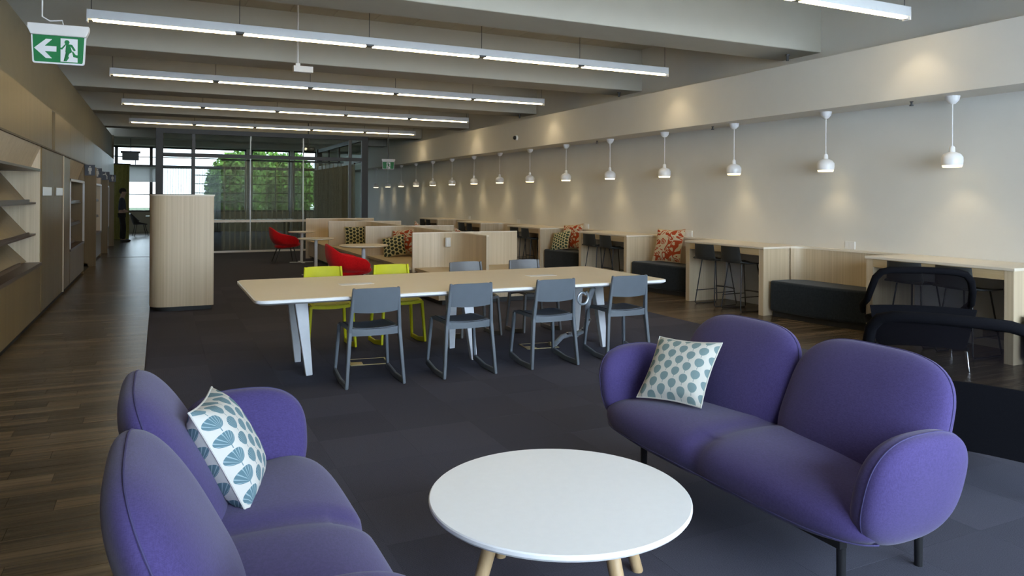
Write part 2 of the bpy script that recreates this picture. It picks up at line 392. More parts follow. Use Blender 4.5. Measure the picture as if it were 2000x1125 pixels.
# ceiling: panels between downstand beams
cl = struct('ceiling', MB().box(-6.2, 8, -2.4, 33.6, 4.14, 4.4), 'ceiling_paint')
cp = None
for (y0, y1) in ((3.5, 6.85), (7.5, 10.75)):
    for k in range(16):
        x = -1.94 + .6 * k
        if cp is None: cp = obj('ceiling_panel', MB().box(0, .592, 0, y1 - y0, 4.12, 4.14), 'panel_paint', cl); o = cp
        else: o = inst(cp, 'ceiling_panel', cl)
        o.location = (x, y0, 0)
beam = None
for k, y in enumerate((-1.2, 2.82, 6.85, 10.77, 14.8, 18.85, 22.9, 26.95, 31.0)):
    mb_ = MB().box(-1.75 if y < 26 else -6, XR, 0, .66, 3.40, 4.14)
    o = obj('beam', mb_, 'ceiling_paint', cl, bevel=.012); o.location = (0, y, 0)
# small bolt bracket below each beam by the bulkhead
for y in (6.85, 10.77, 14.8):
    obj('beam_bolt', MB().lathe([(.018, 0), (.018, .07), (.03, .07), (.03, .085)], 10), 'frame_grey', cl, loc=(7.42, y + .28, 3.315))

# right wall with dropped bulkhead
wr = struct('wall_right', MB().box(XR, 7.95, -2.4, 33.4, 0, 4.14), 'wall_paint')
obj('bulkhead', MB().box(7.22, XR, -2.3, 33.3, 2.59, 3.22), 'wall_paint', wr, bevel=.004)
for y in (5.42, 8.66, 11.9): obj('sprinkler', MB().lathe([(.022, 0), (.022, .012), (.01, .015), (.01, .04), (.02, .045), (.02, .05)], 10), 'frame_grey', wr, loc=(7.5, y, 2.54))

# left wall: alcoves between timber faces
wl = struct('wall_left', MB().box(-1.95, -1.80, -2.4, 16.25, 0, 2.10).box(-2.9, -2.75, 16, 26.4, 0, 2.1), 'timber_wall')
# plain painted band above, set back above beam soffit level
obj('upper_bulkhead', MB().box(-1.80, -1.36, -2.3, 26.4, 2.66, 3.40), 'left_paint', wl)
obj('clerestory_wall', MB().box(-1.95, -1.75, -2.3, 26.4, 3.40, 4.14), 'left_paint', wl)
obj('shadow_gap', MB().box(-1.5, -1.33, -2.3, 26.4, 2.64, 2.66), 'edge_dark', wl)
def tpanel(y0, y1, z0, z1, x0=-1.34, x1=XL, mat='timber_wall', name='timber_panel'):
    return obj(name, MB().box(x0, x1, 0, y1 - y0 - .006, 0, z1 - z0), mat, wl, loc=(0, y0 + .003, z0), bevel=.002, seg=1)
for (a, b_) in ((-2.2, 3.4), (3.4, 7.5), (7.5, 11.54), (11.86, 13.8), (13.8, 16.3), (16.3, 18.5), (18.5, 21.0), (21.0, 23.9), (23.9, 26.4)): tpanel(a, b_, 2.105, 2.64)
tpanel(11.54, 11.86, 2.105, 2.64, -1.40, -1.36)
obj('edge_trim', MB().box(-1.36, -1.285, -2.2, 26.4, 2.085, 2.105), 'edge_dark', wl)
# solid faces below
for (a, b_) in ((10.62, 11.74), (11.74, 12.82), (12.86, 13.78)): tpanel(a, b_, .06, 2.085, name='door_panel')
obj('door_edge', MB().box(-1.33, -1.287, 12.82, 12.86, .05, 2.085), 'timber_pale', wl)
for (a, b_) in ((-2.2, 2.1), (2.1, 5.4)): tpanel(a, b_, .06, 2.085)
for (a, b_) in ((5.4, 8.0), (8.0, 10.56)): tpanel(a, b_, .06, .64)
tpanel(13.82, 16.25, .06, .585)
tpanel(17.8, 18.3, .06, 2.085); tpanel(18.3, 20.9, .06, .585)
tpanel(21.7, 22.0, .06, 2.085); tpanel(22.0, 23.9, .06, .585)
tpanel(24.6, 26.4, .06, 2.085)
obj('kickboard', MB().box(-1.42, -1.35, -2.2, 16.25, 0, .06).box(-1.42, -1.35, 17.8, 20.9, 0, .06).box(-1.42, -1.35, 21.7, 26.4, 0, .06), 'edge_dark', wl)
# jambs facing the camera at each alcove
for y in (17.8, 21.7, 24.6): obj('jamb_panel', MB().box(-2.75, XL + .1, y, y + .04, .0, 2.085), 'timber_wall', wl, bevel=.002)
for y in (16.25, 20.9, 23.9): obj('jamb_panel', MB().box(-2.75, XL, y - .04, y, 0, 2.085), 'timber_wall', wl)
obj('alcove_soffit', MB().box(-2.75, -1.36, 16.2, 26.4, 2.10, 2.16), 'left_paint', wl)
obj('end_return', MB().box(-2.75, XL, 26.36, 26.4, 0, 3.4), 'left_paint', wl)
# slim white push plates on the door panels
tag(obj('push_plate', MB().box(-1.298, -1.288, 10.68, 11.46, 1.49, 1.60), 'white_gloss', None, bevel=.003), 'white plate on the first plain timber door past the display shelves', 'door plate', 'white door plates')
tag(obj('push_plate', MB().box(-1.298, -1.288, 11.98, 12.70, 1.49, 1.60), 'white_gloss', None, bevel=.003), 'white plate on the farther plain timber door', 'door plate', 'white door plates')

# display shelving recessed in the left wall
def display_bay(y0, y1, z0, z1, label, shelves, frame):
    t = thing('display_shelf', label, 'shelf', (XL, y0, 0)); L = y1 - y0
    obj('end_panel', MB().box(-.46, -.01, L - .03, L, z0, z1 + .30), 'timber_pale', t); obj('end_panel', MB().box(-.46, -.01, 0, .03, z0, z1 + .30), 'timber_pale', t)
    obj('back_panel', MB().box(-.48, -.46, 0, L, z0, z1 + .30), 'timber_wall', t)
    obj('hood', MB().prism([(-.13, z1 + .015), (-.11, z1 + .015), (-.002, 2.085), (-.03, 2.085)], -L + .03, -.03, 'y'), 'timber_pale', t)
    obj('top_shelf', MB().box(-.46, .0, .03, L - .03, z1 - .015, z1 + .012), 'timber_dark', t, bevel=.002)
    obj('sill', MB().box(-.46, .012, .0, L, z0 - .04, z0), 'timber_dark', t, bevel=.003)
    zs = [z0] + shelves + [z1]
    for k, z in enumerate(shelves):
        s_ = obj('shelf', MB().box(-.42, -.05, .03, L - .03, z - .012, z + .012), 'timber_dark', t, bevel=.002)
        obj('lip', MB().box(-.068, -.05, .03, L * .90, z + .012, z + .045), 'timber_dark', s_)
    for k in range(len(zs) - 1):
        za, zb = zs[k] + .014, zs[k + 1] - .02
        obj('display_board', MB().prism([(-.16, za), (-.14, za), (-.42, zb), (-.44, zb)], -L + .05, -.05, 'y'), 'timber_wall', t)
    obj('lip', MB().box(-.15, -.13, .03, L * .90, z0, z0 + .04), 'timber_dark', t)
    if frame:
        w = .035
        obj('frame', MB().box(-.02, .012, 0, w, z0, z1).box(-.02, .012, L - w, L, z0, z1).box(-.02, .012, 0, L, z1 - w, z1), 'white_plastic', t)
    return t
display_bay(5.4, 10.58, .68, 1.80, 'long timber display shelving recessed in the wall at the left edge', [1.02, 1.40], False)
display_bay(13.80, 16.24, .62, 1.76, 'pale-framed display niche just before the first washroom sign', [.98, 1.36], True)
display_bay(18.3, 20.88, .62, 1.76, 'pale-framed display niche between the first and third washroom signs', [.98, 1.36], True)
display_bay(22.0, 23.9, .62, 1.76, 'farthest pale-framed display niche along the timber wall', [.98, 1.36], True)

# back wall: facade with windows
def facade():
    wb = MB()
    wb.box(-6, 8, 33.3, 33.5, 0, .84).box(-6, 8, 33.3, 33.5, 3.48, 4.14).box(6.3, 8, 33.3, 33.5, .84, 3.48)
    w = struct('wall_back', wb, 'ceiling_paint')
    struct('wall_side', MB().box(-6.2, -6, 26.3, 33.5, 0, 4.14).box(-6.2, -2.7, 26.3, 26.36, 0, 4.14), 'ceiling_paint')
    bays = [(-6, -3.6), (-3.6, -1.55), (-1.55, -.30), (-.30, 1.25), (1.25, 3.35), (3.55, 5.15), (5.3, 6.3)]
    for n, (a, b_) in enumerate(bays, 1):
        f = struct('window_%d' % n, MB().box(a, a + .06, 33.22, 33.36, .84, 3.48).box(b_ - .06, b_, 33.22, 33.36, .84, 3.48).box(a, b_, 33.22, 33.36, .84, .90).box(a, b_, 33.22, 33.36, 3.42, 3.48).box(a, b_, 33.20, 33.36, 2.62, 2.74), 'frame_grey')
        hs = [1.55, 3.06] if n < 5 else [1.25, 1.62, 2.0, 2.36, 3.06]
        for z in hs: obj('glazing_bar', MB().box(a, b_, 33.26, 33.32, z - .018, z + .018), 'frame_grey', f)
        if n in (5, 6): obj('glazing_bar', MB().box((a + b_) / 2 + .2 - .02, (a + b_) / 2 + .2 + .02, 33.26, 33.32, .9, 2.62), 'frame_grey', f)
        z0 = .90
        for z in hs + [3.42]:
            obj('pane', MB().box(a + .06, b_ - .06, 33.285, 33.295, z0, z), 'dimming_glass', f); z0 = z
    obj('pillar', MB().box(3.35, 3.55, 33.1, 33.4, 0, 3.5), 'wall_paint', w); obj('pillar', MB().box(5.15, 5.3, 33.1, 33.4, 0, 3.5), 'wall_paint', w)
    return w
facade()
# rear wall behind the camera with its windows, and the right end
wf = MB().box(-2, 8, -2.4, -2.2, 0, .72).box(-2, 8, -2.4, -2.2, 3.38, 4.14).box(-2, .15, -2.4, -2.2, .72, 3.38).box(7.65, 8, -2.4, -2.2, .72, 3.38)
struct('wall_rear', wf, 'wall_paint')
for k in range(5):
    a = .15 + 1.5 * k; f = struct('window_%d' % (8 + k), MB().box(a, a + .05, -2.36, -2.26, .72, 3.38).box(a + 1.45, a + 1.5, -2.36, -2.26, .72, 3.38).box(a, a + 1.5, -2.36, -2.26, .72, .77).box(a, a + 1.5, -2.36, -2.26, 3.33, 3.38), 'frame_grey')
    obj('pane', MB().box(a + .05, a + 1.45, -2.32, -2.31, .77, 3.33), 'window_glass', f)
# outside
tag(obj('ground_outside', MB().box(-60, 60, 33.6, 120, -.6, -.3), 'grass'), kind='structure')
def tree(loc, h, rad, label):
    t = thing('tree', label, 'tree', loc, 0, 'trees outside the far windows')
    obj('trunk', MB().tube([(0, 0, 0), (.05, .02, h * .35), (0, .1, h * .7)], [.16, .12, .06], 8), 'bark', t, smooth=40)
    mb_ = MB(); R = random.Random(int(loc[0] * 91))
    for i in range(5200):
        d = Vector((R.gauss(0, 1), R.gauss(0, 1), R.gauss(0, 1))).normalized() * (rad * R.random() ** .4); d.z *= 1.35
        c = Vector((0, 0, h * .55)) + d
        if c.z < .05: continue
        a = Vector((R.uniform(-1, 1), R.uniform(-1, 1), R.uniform(-1, 1))).normalized(); b2 = a.orthogonal().normalized(); s_ = R.uniform(.09, .2)
        mb_.add([c - a * s_, c + b2 * s_ * .5, c + a * s_, c - b2 * s_ * .5], [(0, 1, 2, 3)])
    tag(obj('foliage', mb_, 'leaf_green', t), kind='stuff')
tree((3.15, 36.6, -.3), 3.9, 1.25, 'leafy green tree behind the left half of the meeting room curtain')
tree((5.85, 37.6, -.3), 4.1, 1.3, 'leafy green tree behind the right half of the meeting room curtain')
tree((4.75, 43.0, -.3), 4.6, 1.75, 'leafy green tree farthest back, in the gap between the two nearer trees')

# ================================================================== GLASS MEETING ROOM
GY = 20.78; GX0, GX1 = 0.0, 5.29
g = thing('glass_partition', 'dark-framed glazed front and sides of the meeting room at the far end', 'partition', (0, 0, 0))
for (x, y) in ((GX0, GY), (GX1, GY), (GX1, 27.4), (GX0, 27.4)): obj('post', MB().box(x - .09, x + .09, y - .06, y + .06, 0, 3.22), 'frame_dark', g, bevel=.004)
def frame_rail(z0, z1, mat, d=.05, n='rail'):
    for (a, b_) in (((GX0, GY), (GX1, GY)), ((GX1, GY), (GX1, 27.4)), ((GX0, GY), (GX0, 27.4))):
        if a[1] == b_[1]: obj(n, MB().box(a[0] + .09, b_[0] - .09, GY - d, GY + d, z0, z1), mat, g)
        else: obj(n, MB().box(a[0] - d, a[0] + d, a[1] + .06, b_[1] - .06, z0, z1), mat, g)
frame_rail(3.10, 3.22, 'frame_dark', n='head_rail'); frame_rail(2.50, 2.60, 'frame_dark', n='transom'); frame_rail(0, .05, 'white_plastic', .03, n='floor_channel')
frame_rail(.80, .865, 'laminate_cream', .02, n='mid_rail')
xs = [GX0 + .09, .80, 2.2, 3.58, GX1 - .42, GX1 - .09]
for x in xs[1:-1]:
    obj('mullion', MB().box(x - (.04 if x in (.80, xs[4]) else .012), x + (.04 if x in (.80, xs[4]) else .012), GY - .03, GY + .03, .05, 3.10), 'frame_grey' if x in (.80, xs[4]) else 'steel_white', g)
for i in range(len(xs) - 1):
    for (z0, z1) in ((.05, .80), (.865, 2.5), (2.6, 3.1)): obj('pane', MB().box(xs[i] + .02, xs[i + 1] - .02, GY - .006, GY + .006, z0, z1), 'glass', g)
for x in (GX0, GX1):
    for k in range(4):
        y0 = GY + .06 + k * 1.62
        obj('mullion', MB().box(x - .03, x + .03, y0 + 1.60, y0 + 1.64, .05, 3.1), 'frame_dark', g)
        for (z0, z1) in ((.05, .80), (.865, 2.5), (2.6, 3.1)): obj('pane', MB().box(x - .006, x + .006, y0 + .02, y0 + 1.6, z0, z1), 'glass', g)
def curtain(name, p0, p1, z0, z1, mat, label, pleat=.16, amp=.05, track=True):
    t = thing(name, label, 'curtain', (p0[0], p0[1], 0), math.atan2(p1[1] - p0[1], p1[0] - p0[0])); L = math.hypot(p1[0] - p0[0], p1[1] - p0[1])
    n = int(L / pleat * 14); R = random.Random(int(L * 100)); ph = [R.uniform(.7, 1.2) for _ in range(200)]
    def fn(u, v):
        q = u * L / pleat; a = amp * ph[int(q) % 200]
        return (u * L + .19 * pleat * math.sin(q * 4 * PI), a * math.sin(q * 2 * PI) * (1 - .25 * v), z0 + (z1 - z0) * v)
    obj('cloth', MB().sheet(n, 1, fn), mat, t, smooth=80)
    if track: obj('track', MB().box(-.03, L + .03, -.025, .025, z1, z1 + .04), 'frame_dark', t)
    return t
curtain('sheer_curtain', (1.5, 20.98), (3.25, 20.98), .06, 2.44, 'curtain_sheer', 'grey sheer curtain inside the glass front of the meeting room', .27, .07)
curtain('sheer_curtain', (3.3, 20.98), (4.7, 20.98), .06, 2.44, 'curtain_grey', 'dark sheer curtain at the right half of the meeting room front', .22, .06)
curtain('sheer_curtain', (5.1, 21.2), (5.1, 27.2), .06, 2.44, 'curtain_grey', 'dark sheer curtain along the right side of the meeting room', .24, .07)
curtain('sheer_curtain', (0.05, 32.9), (2.3, 32.9), .0, 2.6, 'curtain_light', 'pale sheer curtain across the far window left of the trees', .2, .05)
curtain('olive_curtain', (-1.62, 28.4), (-.92, 28.4), .0, 2.55, 'curtain_olive', 'olive curtain hanging in the corridor beside the person', .13, .05)
bl = thing('roller_blind', 'white roller blind half lowered at the corridor end window', 'blind', (-1.1, 33.1, 2.06))
obj('cloth', MB().box(0, 1.05, 0, .01, 0, .6), 'blind_fabric', bl); obj('bottom_bar', MB().box(0, 1.05, -.006, .016, -.02, .0), 'white_plastic', bl)
# projector in the meeting room
p = thing('projector', 'dark ceiling projector hanging inside the glass meeting room', 'projector', (4.0, 22.4, 2.84))
obj('body', MB().box(-.17, .17, -.13, .13, 0, .12), 'black_plastic', p, bevel=.03, seg=3); obj('lens', MB().lathe([(.05, 0), (.05, .03), (.03, .035)], 14), 'chrome', p, loc=(-.1, -.14, .05)).rotation_euler = (PI / 2, 0, 0)
obj('pole', MB().tube([(0, 0, .1), (0, 0, 1.28)], .015, 8), 'frame_grey', p)
# grey ceiling unit hanging in the corridor end
p = thing('hanging_unit', 'grey box unit hanging from the ceiling at the corridor end', 'ceiling unit', (-.95, 30.2, 2.78))
obj('body', MB().box(-.27, .27, -.15, .15, 0, .26), 'dull_grey', p, bevel=.02); obj('lid', MB().box(-.32, .32, -.18, .18, .26, .33), 'frame_grey', p)
obj('rod', MB().tube([(0, 0, .33), (0, 0, 1.35)], .012, 6), 'frame_grey', p); obj('drop', MB().tube([(.16, 0, 0), (.16, 0, -.18)], .015, 6), 'frame_grey', p)

# ================================================================== LINEAR LIGHTS, PENDANTS, SIGNS
ORD = ['nearest', 'second', 'third', 'fourth', 'fifth', 'sixth', 'seventh', 'eighth', 'ninth', 'tenth', 'eleventh', 'twelfth', 'thirteenth', 'fourteenth', 'fifteenth']
def linear(y, label):
    X0, X1, ZB = -.70, 6.97, 3.39; S = (X1 - X0) / 5
    t = thing('linear_light', label, 'ceiling light', (0, y, ZB), 0, 'suspended linear lights')
    obj('housing', MB().box(X0, X1, -.045, .045, .004, .105), 'white_plastic', t, bevel=.004)
    obj('end_cap', MB().box(X0 - .012, X0, -.045, .045, -.03, .105), 'white_plastic', t); obj('end_cap', MB().box(X1, X1 + .012, -.045, .045, -.03, .105), 'white_plastic', t)
    for k in range(5): obj('tube', MB().box(X0 + k * S + .045, X0 + (k + 1) * S - .045, -.034, .034, -.012, .004), 'tube_light', t)
    obj('added_spot_can', MB().lathe([(.026, -.022), (.03, -.02), (.03, .004)], 16), 'white_plastic', t, loc=(X1 - .022, 0, 0))  # small can added to house the extra spot at the row end
    l = bpy.data.lights.new('added_scallop_spot', 'SPOT'); l.energy = 5.5; l.color = (1, .80, .52); l.spot_size = math.radians(100); l.spot_blend = .75; l.shadow_soft_size = .03  # extra spot added to throw the warm scallop on the bulkhead
    o = bpy.data.objects.new('added_scallop_spot', l); o.location = (X1 - .055, y, ZB - .05); COL.objects.link(o)
    for k in range(6):
        x = min(max(X0 + k * S, X0 + .03), X1 - .03)
        obj('wire', MB().tube([(x, 0, .1), (x, 0, .73)], .004, 6), 'frame_grey', t)
        if 0 < k < 5: obj('joint', MB().box(x - .05, x + .05, -.047, .047, -.006, .016), 'frame_grey', t)
for y, lb in ((5.1, 'nearest linear light, only its right end showing at the top'), (9.1, 'long suspended linear light, nearest of the rows seen whole'), (13.1, 'second whole row of suspended linear light'), (17.1, 'third whole row of suspended linear light'), (21.35, 'farthest row of suspended linear light above the glass room')):
    linear(y, lb)
pend0 = None
for k in range(15):
    y = 4.94 + 1.62 * k
    lab = ('white pendant lamp hanging over the wall counters, ' + ('nearest to the right edge' if k == 0 else ORD[k] + ' from the right edge')) if k < 14 else 'white pendant lamp farthest away, beside the glass room post'
    if pend0 is None:
        pend0 = thing('pendant_lamp', lab, 'pendant lamp', (7.48, y, 1.865), 0, 'pendant lamps along the right wall')
        obj('shade', MB().lathe([(.098, .0), (.104, .05), (.102, .085), (.08, .118), (.045, .135), (.03, .14), (.026, .19), (.012, .205), (.0, .206)], 28), 'white_gloss', pend0, smooth=50)
        obj('glow_ring', MB().lathe([(.0, -.02), (.088, -.02), (.094, .0), (.0, .002)], 28), 'pendant_glow', pend0, smooth=50)
        obj('cord', MB().tube([(0, 0, .2), (0, 0, .68)], .006, 8), 'white_plastic', pend0)
        obj('canopy', MB().lathe([(.0, .640), (.03, .645), (.062, .68), (.07, .715), (.072, .725)], 20), 'white_gloss', pend0, smooth=50)
    else: dup(pend0, (7.48, y, 1.865), 0, lab)
    l = bpy.data.lights.new('pendant_bulb', 'SPOT'); l.energy = PEND; l.color = (1, .80, .48); l.spot_size = math.radians(112); l.spot_blend = .75; l.shadow_soft_size = .07
    o = bpy.data.objects.new('pendant_bulb', l); o.location = (7.48, y, 1.835); COL.objects.link(o)

def exit_sign(loc, rz, s, arrow, label, cord):
    t = thing('exit_sign', label, 'exit sign', loc, rz); W_ = .36 * s; Hh = .20 * s
    obj('housing', MB().prism([(-W_ * .56, Hh + .085 * s), (-W_ * .56, Hh + .05 * s), (-W_ * .50, Hh), (W_ * .50, Hh), (W_ * .56, Hh + .05 * s), (W_ * .56, Hh + .085 * s)], -.03 * s, .03 * s, 'y'), 'white_plastic', t, bevel=.006)
    obj('panel_frame', MB().prism(rounded([(-W_ * .47, -.012), (W_ * .47, -.012), (W_ * .5, Hh), (-W_ * .5, Hh)], [.02, .02, 0, 0]), -.010, .010, 'y'), 'sign_white', t)
    pn = obj('green_panel', MB().prism(rounded([(-W_ * .44, 0), (W_ * .44, 0), (W_ * .47, Hh), (-W_ * .47, Hh)], [.012, .012, 0, 0]), .010, .013, 'y'), 'sign_green', t)
    k = Hh
    def sh(name, poly, d0, d1, mat, ox): obj(name, MB().prism([(ox + x * k, y * k) for x, y in poly], d0, d1, 'y'), mat, pn)
    ox = W_ * .18 if arrow else 0
    if arrow:
        sh('arrow', [(-.36, .5), (.02, .86), (.22, .86), (-.02, .60), (.36, .60), (.36, .40), (-.02, .40), (.22, .14), (.02, .14)], .013, .015, 'sign_white', -W_ * .24)
    sh('doorway', [(-.26, .04), (.30, .04), (.30, .92), (-.26, .92)], .013, .015, 'sign_white', ox)
    R_ = lambda c, r: [(c[0] + r * math.cos(a * PI / 6), c[1] + r * math.sin(a * PI / 6)) for a in range(12)]
    sh('runner_head', R_((-.05, .78), .085), .015, .017, 'sign_green', ox)
    for nm, poly in (('runner_body', [(-.08, .68), (.06, .66), (.12, .42), (.0, .34), (-.1, .40)]), ('runner_arm', [(-.08, .68), (-.2, .50), (-.3, .50), (-.3, .56), (-.22, .57), (-.1, .72), (.12, .70), (.24, .50), (.18, .46), (.08, .62)]),
                     ('runner_leg', [(.12, .42), (.16, .24), (.40, .18), (.42, .24), (.42, .30), (.24, .32), (.14, .46)]), ('runner_leg', [(-.08, .42), (.04, .38), (-.10, .16), (-.16, .06), (-.06, .06), (.02, .2)])):
        sh(nm, poly, .015, .017, 'sign_green', ox)
    if cord: obj('cord', MB().tube([(.03, 0, Hh + .08), (.02, 0, Hh + .12), (-.06, 0, Hh + .11), (-.11, 0, Hh + .14), (-.11, 0, Hh + .3), (-.10, 0, cord)], .006, 8), 'white_plastic', t, smooth=60)
    else: obj('stem', MB().tube([(0, 0, Hh + .08), (0, 0, 4.12 - loc[2])], .008, 8), 'frame_grey', t)
    return t
exit_sign((-.69, 6.5, 2.50), -.06, 1.0, True, 'green exit sign with white arrow hanging at the upper left', 4.12 - 2.50)
exit_sign((6.02, 20.9, 2.32), 0, 1.0, False, 'small green exit sign without arrow by the glass room', None)
# sensor box on a ceiling pole
p = thing('ceiling_sensor', 'small white box on a pole below the second beam', 'sensor', (1.70, 10.35, 3.20))
obj('pole', MB().tube([(0, 0, .09), (0, 0, .92)], .014, 8), 'white_plastic', p); obj('box', MB().box(-.06, .2, -.05, .05, 0, .085), 'white_plastic', p, bevel=.004); obj('bracket', MB().box(-.03, .03, -.03, .03, .085, .12), 'white_plastic', p)
p = thing('security_camera', 'small round camera on the bulkhead face', 'camera', (7.22, 14.8, 2.84))
obj('base', MB().lathe([(.06, 0), (.06, .03), (.05, .04)], 16), 'white_gloss', p, smooth=40).rotation_euler = (0, -PI / 2, 0)
obj('eye', MB().blob(.045, .045, .045, 2, 2, 6), 'black_plastic', p, smooth=60, loc=(-.05, 0, 0))
# washroom blade signs
for k, (y, kind, lb) in enumerate(((16.35, 'man', 'dark blade sign with standing figure, nearest on the timber wall'), (18.27, 'woman', 'dark blade sign with skirted figure, second on the timber wall'), (20.95, 'bend', 'dark blade sign with bent figure, third on the timber wall'), (23.95, 'man', 'dark blade sign farthest along the timber wall'))):
    t = thing('washroom_sign', lb, 'sign', (XL, y, 1.88), 0, 'blade signs on the timber wall')
    obj('plate', MB().box(.001, .175, -.012, .012, 0, .205), 'sign_dark', t, bevel=.002)
    q = [(-.012 + .03, .17)]
    F_ = lambda nm, poly: obj(nm, MB().prism([(x_ + .06, z_) for x_, z_ in poly], .012, .015, 'y'), 'sign_figure', t)
    F_('figure_head', [(.03 + .014 * math.cos(a * PI / 5), .172 + .014 * math.sin(a * PI / 5)) for a in range(10)])
    if kind == 'man': F_('figure_body', [(.002, .15), (.058, .15), (.062, .09), (.05, .09), (.048, .02), (.034, .02), (.03, .08), (.026, .02), (.012, .02), (.01, .09), (-.002, .09)])
    elif kind == 'woman': F_('figure_body', [(.012, .15), (.048, .15), (.066, .07), (.046, .07), (.044, .02), (.016, .02), (.014, .07), (-.006, .07)])
    else: F_('figure_body', [(-.03, .14), (.03, .16), (.07, .10), (.07, .02), (.052, .02), (.05, .09), (.025, .13), (-.03, .12)])

# ================================================================== PERSON AND FAR FURNITURE
def skin_mesh(name, verts, edges, mat, parent, root=0):
    me = bpy.data.meshes.new(name); me.from_pydata([v[:3] for v in verts], edges, []); me.materials.append(MATS[mat])
    o = bpy.data.objects.new(name, me); COL.objects.link(o); o.parent = parent
    o.modifiers.new('skin', 'SKIN')
    if not me.skin_vertices: 
        bm_ = bmesh.new(); bm_.from_mesh(me); bm_.verts.layers.skin.verify(); bm_.to_mesh(me); bm_.free()
    for i, v in enumerate(verts): me.skin_vertices[0].data[i].radius = (v[3], v[4] if len(v) > 4 else v[3]); me.skin_vertices[0].data[i].use_root = (i == root)
    s_ = o.modifiers.new('sub', 'SUBSURF'); s_.levels = 2; s_.render_levels = 2
    o.modifiers['skin'].use_smooth_shade = True
    return o
pe = thing('person', 'person in dark clothes standing in profile at the end of the corridor', 'person', (-1.08, 26.75, 0), 0)
body = skin_mesh('body', [(0, 0, .93, .10), (.01, 0, 1.15, .105), (0, 0, 1.36, .10), (.01, 0, 1.45, .05), (.03, 0, 1.52, .07), (.045, 0, 1.60, .092), (.035, 0, 1.66, .055),
    (0, .17, 1.38, .05), (-.01, .21, 1.12, .038), (.12, .19, .98, .03), (.18, .17, .97, .028), (0, -.17, 1.38, .05), (-.01, -.21, 1.12, .038), (.12, -.19, .98, .03), (.18, -.17, .97, .028),
    (0, .09, .86, .085), (.02, .10, .48, .058), (-.01, .10, .08, .042), (.14, .11, .03, .035), (0, -.09, .86, .085), (.06, -.10, .48, .058), (.05, -.10, .08, .042), (.20, -.11, .03, .035)],
    [(0, 1), (1, 2), (2, 3), (3, 4), (4, 5), (5, 6), (2, 7), (7, 8), (8, 9), (9, 10), (2, 11), (11, 12), (12, 13), (13, 14), (0, 15), (15, 16), (16, 17), (17, 18), (0, 19), (19, 20), (20, 21), (21, 22)], 'skin', pe)
skin_mesh('trousers', [(0, 0, .95, .115), (0, .09, .84, .10), (.02, .10, .48, .075), (-.01, .10, .07, .065), (0, -.09, .84, .10), (.06, -.10, .48, .075), (.05, -.10, .07, .065)], [(0, 1), (1, 2), (2, 3), (0, 4), (4, 5), (5, 6)], 'trousers_black', pe)
skin_mesh('shirt', [(0, 0, .92, .125), (.01, 0, 1.15, .125), (0, 0, 1.36, .115), (.01, 0, 1.43, .06), (0, .18, 1.38, .06), (-.01, .215, 1.13, .052), (.06, .20, 1.04, .045), (0, -.18, 1.38, .06), (-.01, -.215, 1.13, .052), (.06, -.20, 1.04, .045)], [(0, 1), (1, 2), (2, 3), (2, 4), (4, 5), (5, 6), (2, 7), (7, 8), (8, 9)], 'shirt_blue', pe)
obj('hair', MB().blob(.105, .095, .10, 2.2, 2.2, 8, lambda w: (w.x + .018, w.y, w.z + 1.635 if w.z > -.02 or w.x < -.02 else 1.615)), 'hair_dark', pe, smooth=60)
obj('nose', MB().blob(.016, .012, .02, 2, 2, 4), 'skin', pe, smooth=60, loc=(.14, 0, 1.59))
for s_ in (-1, 1): obj('shoe', MB().blob(.135, .05, .045, 2.6, 2.6, 6, lambda w: (w.x, w.y, max(w.z, -.04))), 'black_plastic', pe, smooth=60, loc=(.08 if s_ > 0 else .13, s_ * .105, .042))

# ================================================================== LEFT CABINET
t = thing('storage_unit', 'tall pale timber cabinet with a rounded corner standing on the carpet edge', 'cabinet', (0, 0, 0))
cab = rounded([(-.11, 10.46), (.655, 10.46), (.655, 12.6), (-.11, 12.6)], [.24, .01, .01, .24], 10)
toe = rounded([(-.06, 10.51), (.63, 10.51), (.63, 12.55), (-.06, 12.55)], [.22, 0, 0, .22], 10)
obj('body', MB().prism(cab, .06, 1.495), 'timber_pale', t, smooth=30)
obj('plinth', MB().prism(toe, 0, .06), 'black_plastic', t, smooth=30)
obj('top', MB().prism(rounded([(-.12, 10.45), (.665, 10.45), (.665, 12.61), (-.12, 12.61)], [.245, .01, .01, .245], 10), 1.495, 1.515), 'laminate_cream', t, smooth=30)

# ================================================================== COUNTERS ON THE RIGHT WALL
def counter(y0, y1, label):
    L = y1 - y0; t = thing('bar_counter', label, 'counter', (7.0, y0, 0), 0, 'counters along the right wall'); D = XR - 7.0 - .005
    obj('side_panel', MB().box(0, D, 0, .085, 0, .858), 'timber_pale', t, bevel=.003); obj('side_panel', MB().box(0, D, L - .085, L, 0, .858), 'timber_pale', t, bevel=.003)
    obj('apron', MB().box(.0, .03, .085, L - .085, .77, .858), 'timber_warm', t)
    obj('back_panel', MB().box(D - .03, D, .085, L - .085, 0, .858), 'back_panel_grey', t)
    obj('vent_grille', MB().box(D - .036, D - .03, L * .22, L * .45, .09, .17), 'dull_grey', t)
    obj('worktop', MB().box(-.012, D, -.012, L + .012, .858, .885), 'laminate_cream', t, bevel=.003)
    return t
cnames = ['nearest pale timber counter behind the black mesh chairs', 'pale timber counter with two black stools left of the empty dark bench', 'pale timber counter right of the green patterned pillow', 'fourth pale timber counter from the right edge', 'fifth pale timber counter from the right edge', 'farthest pale timber counter beside the glass room']
CY0 = [4.04 + 3.065 * k for k in range(6)]
for k in range(6): counter(CY0[k], CY0[k] + 1.545, cnames[k])
stool0 = None
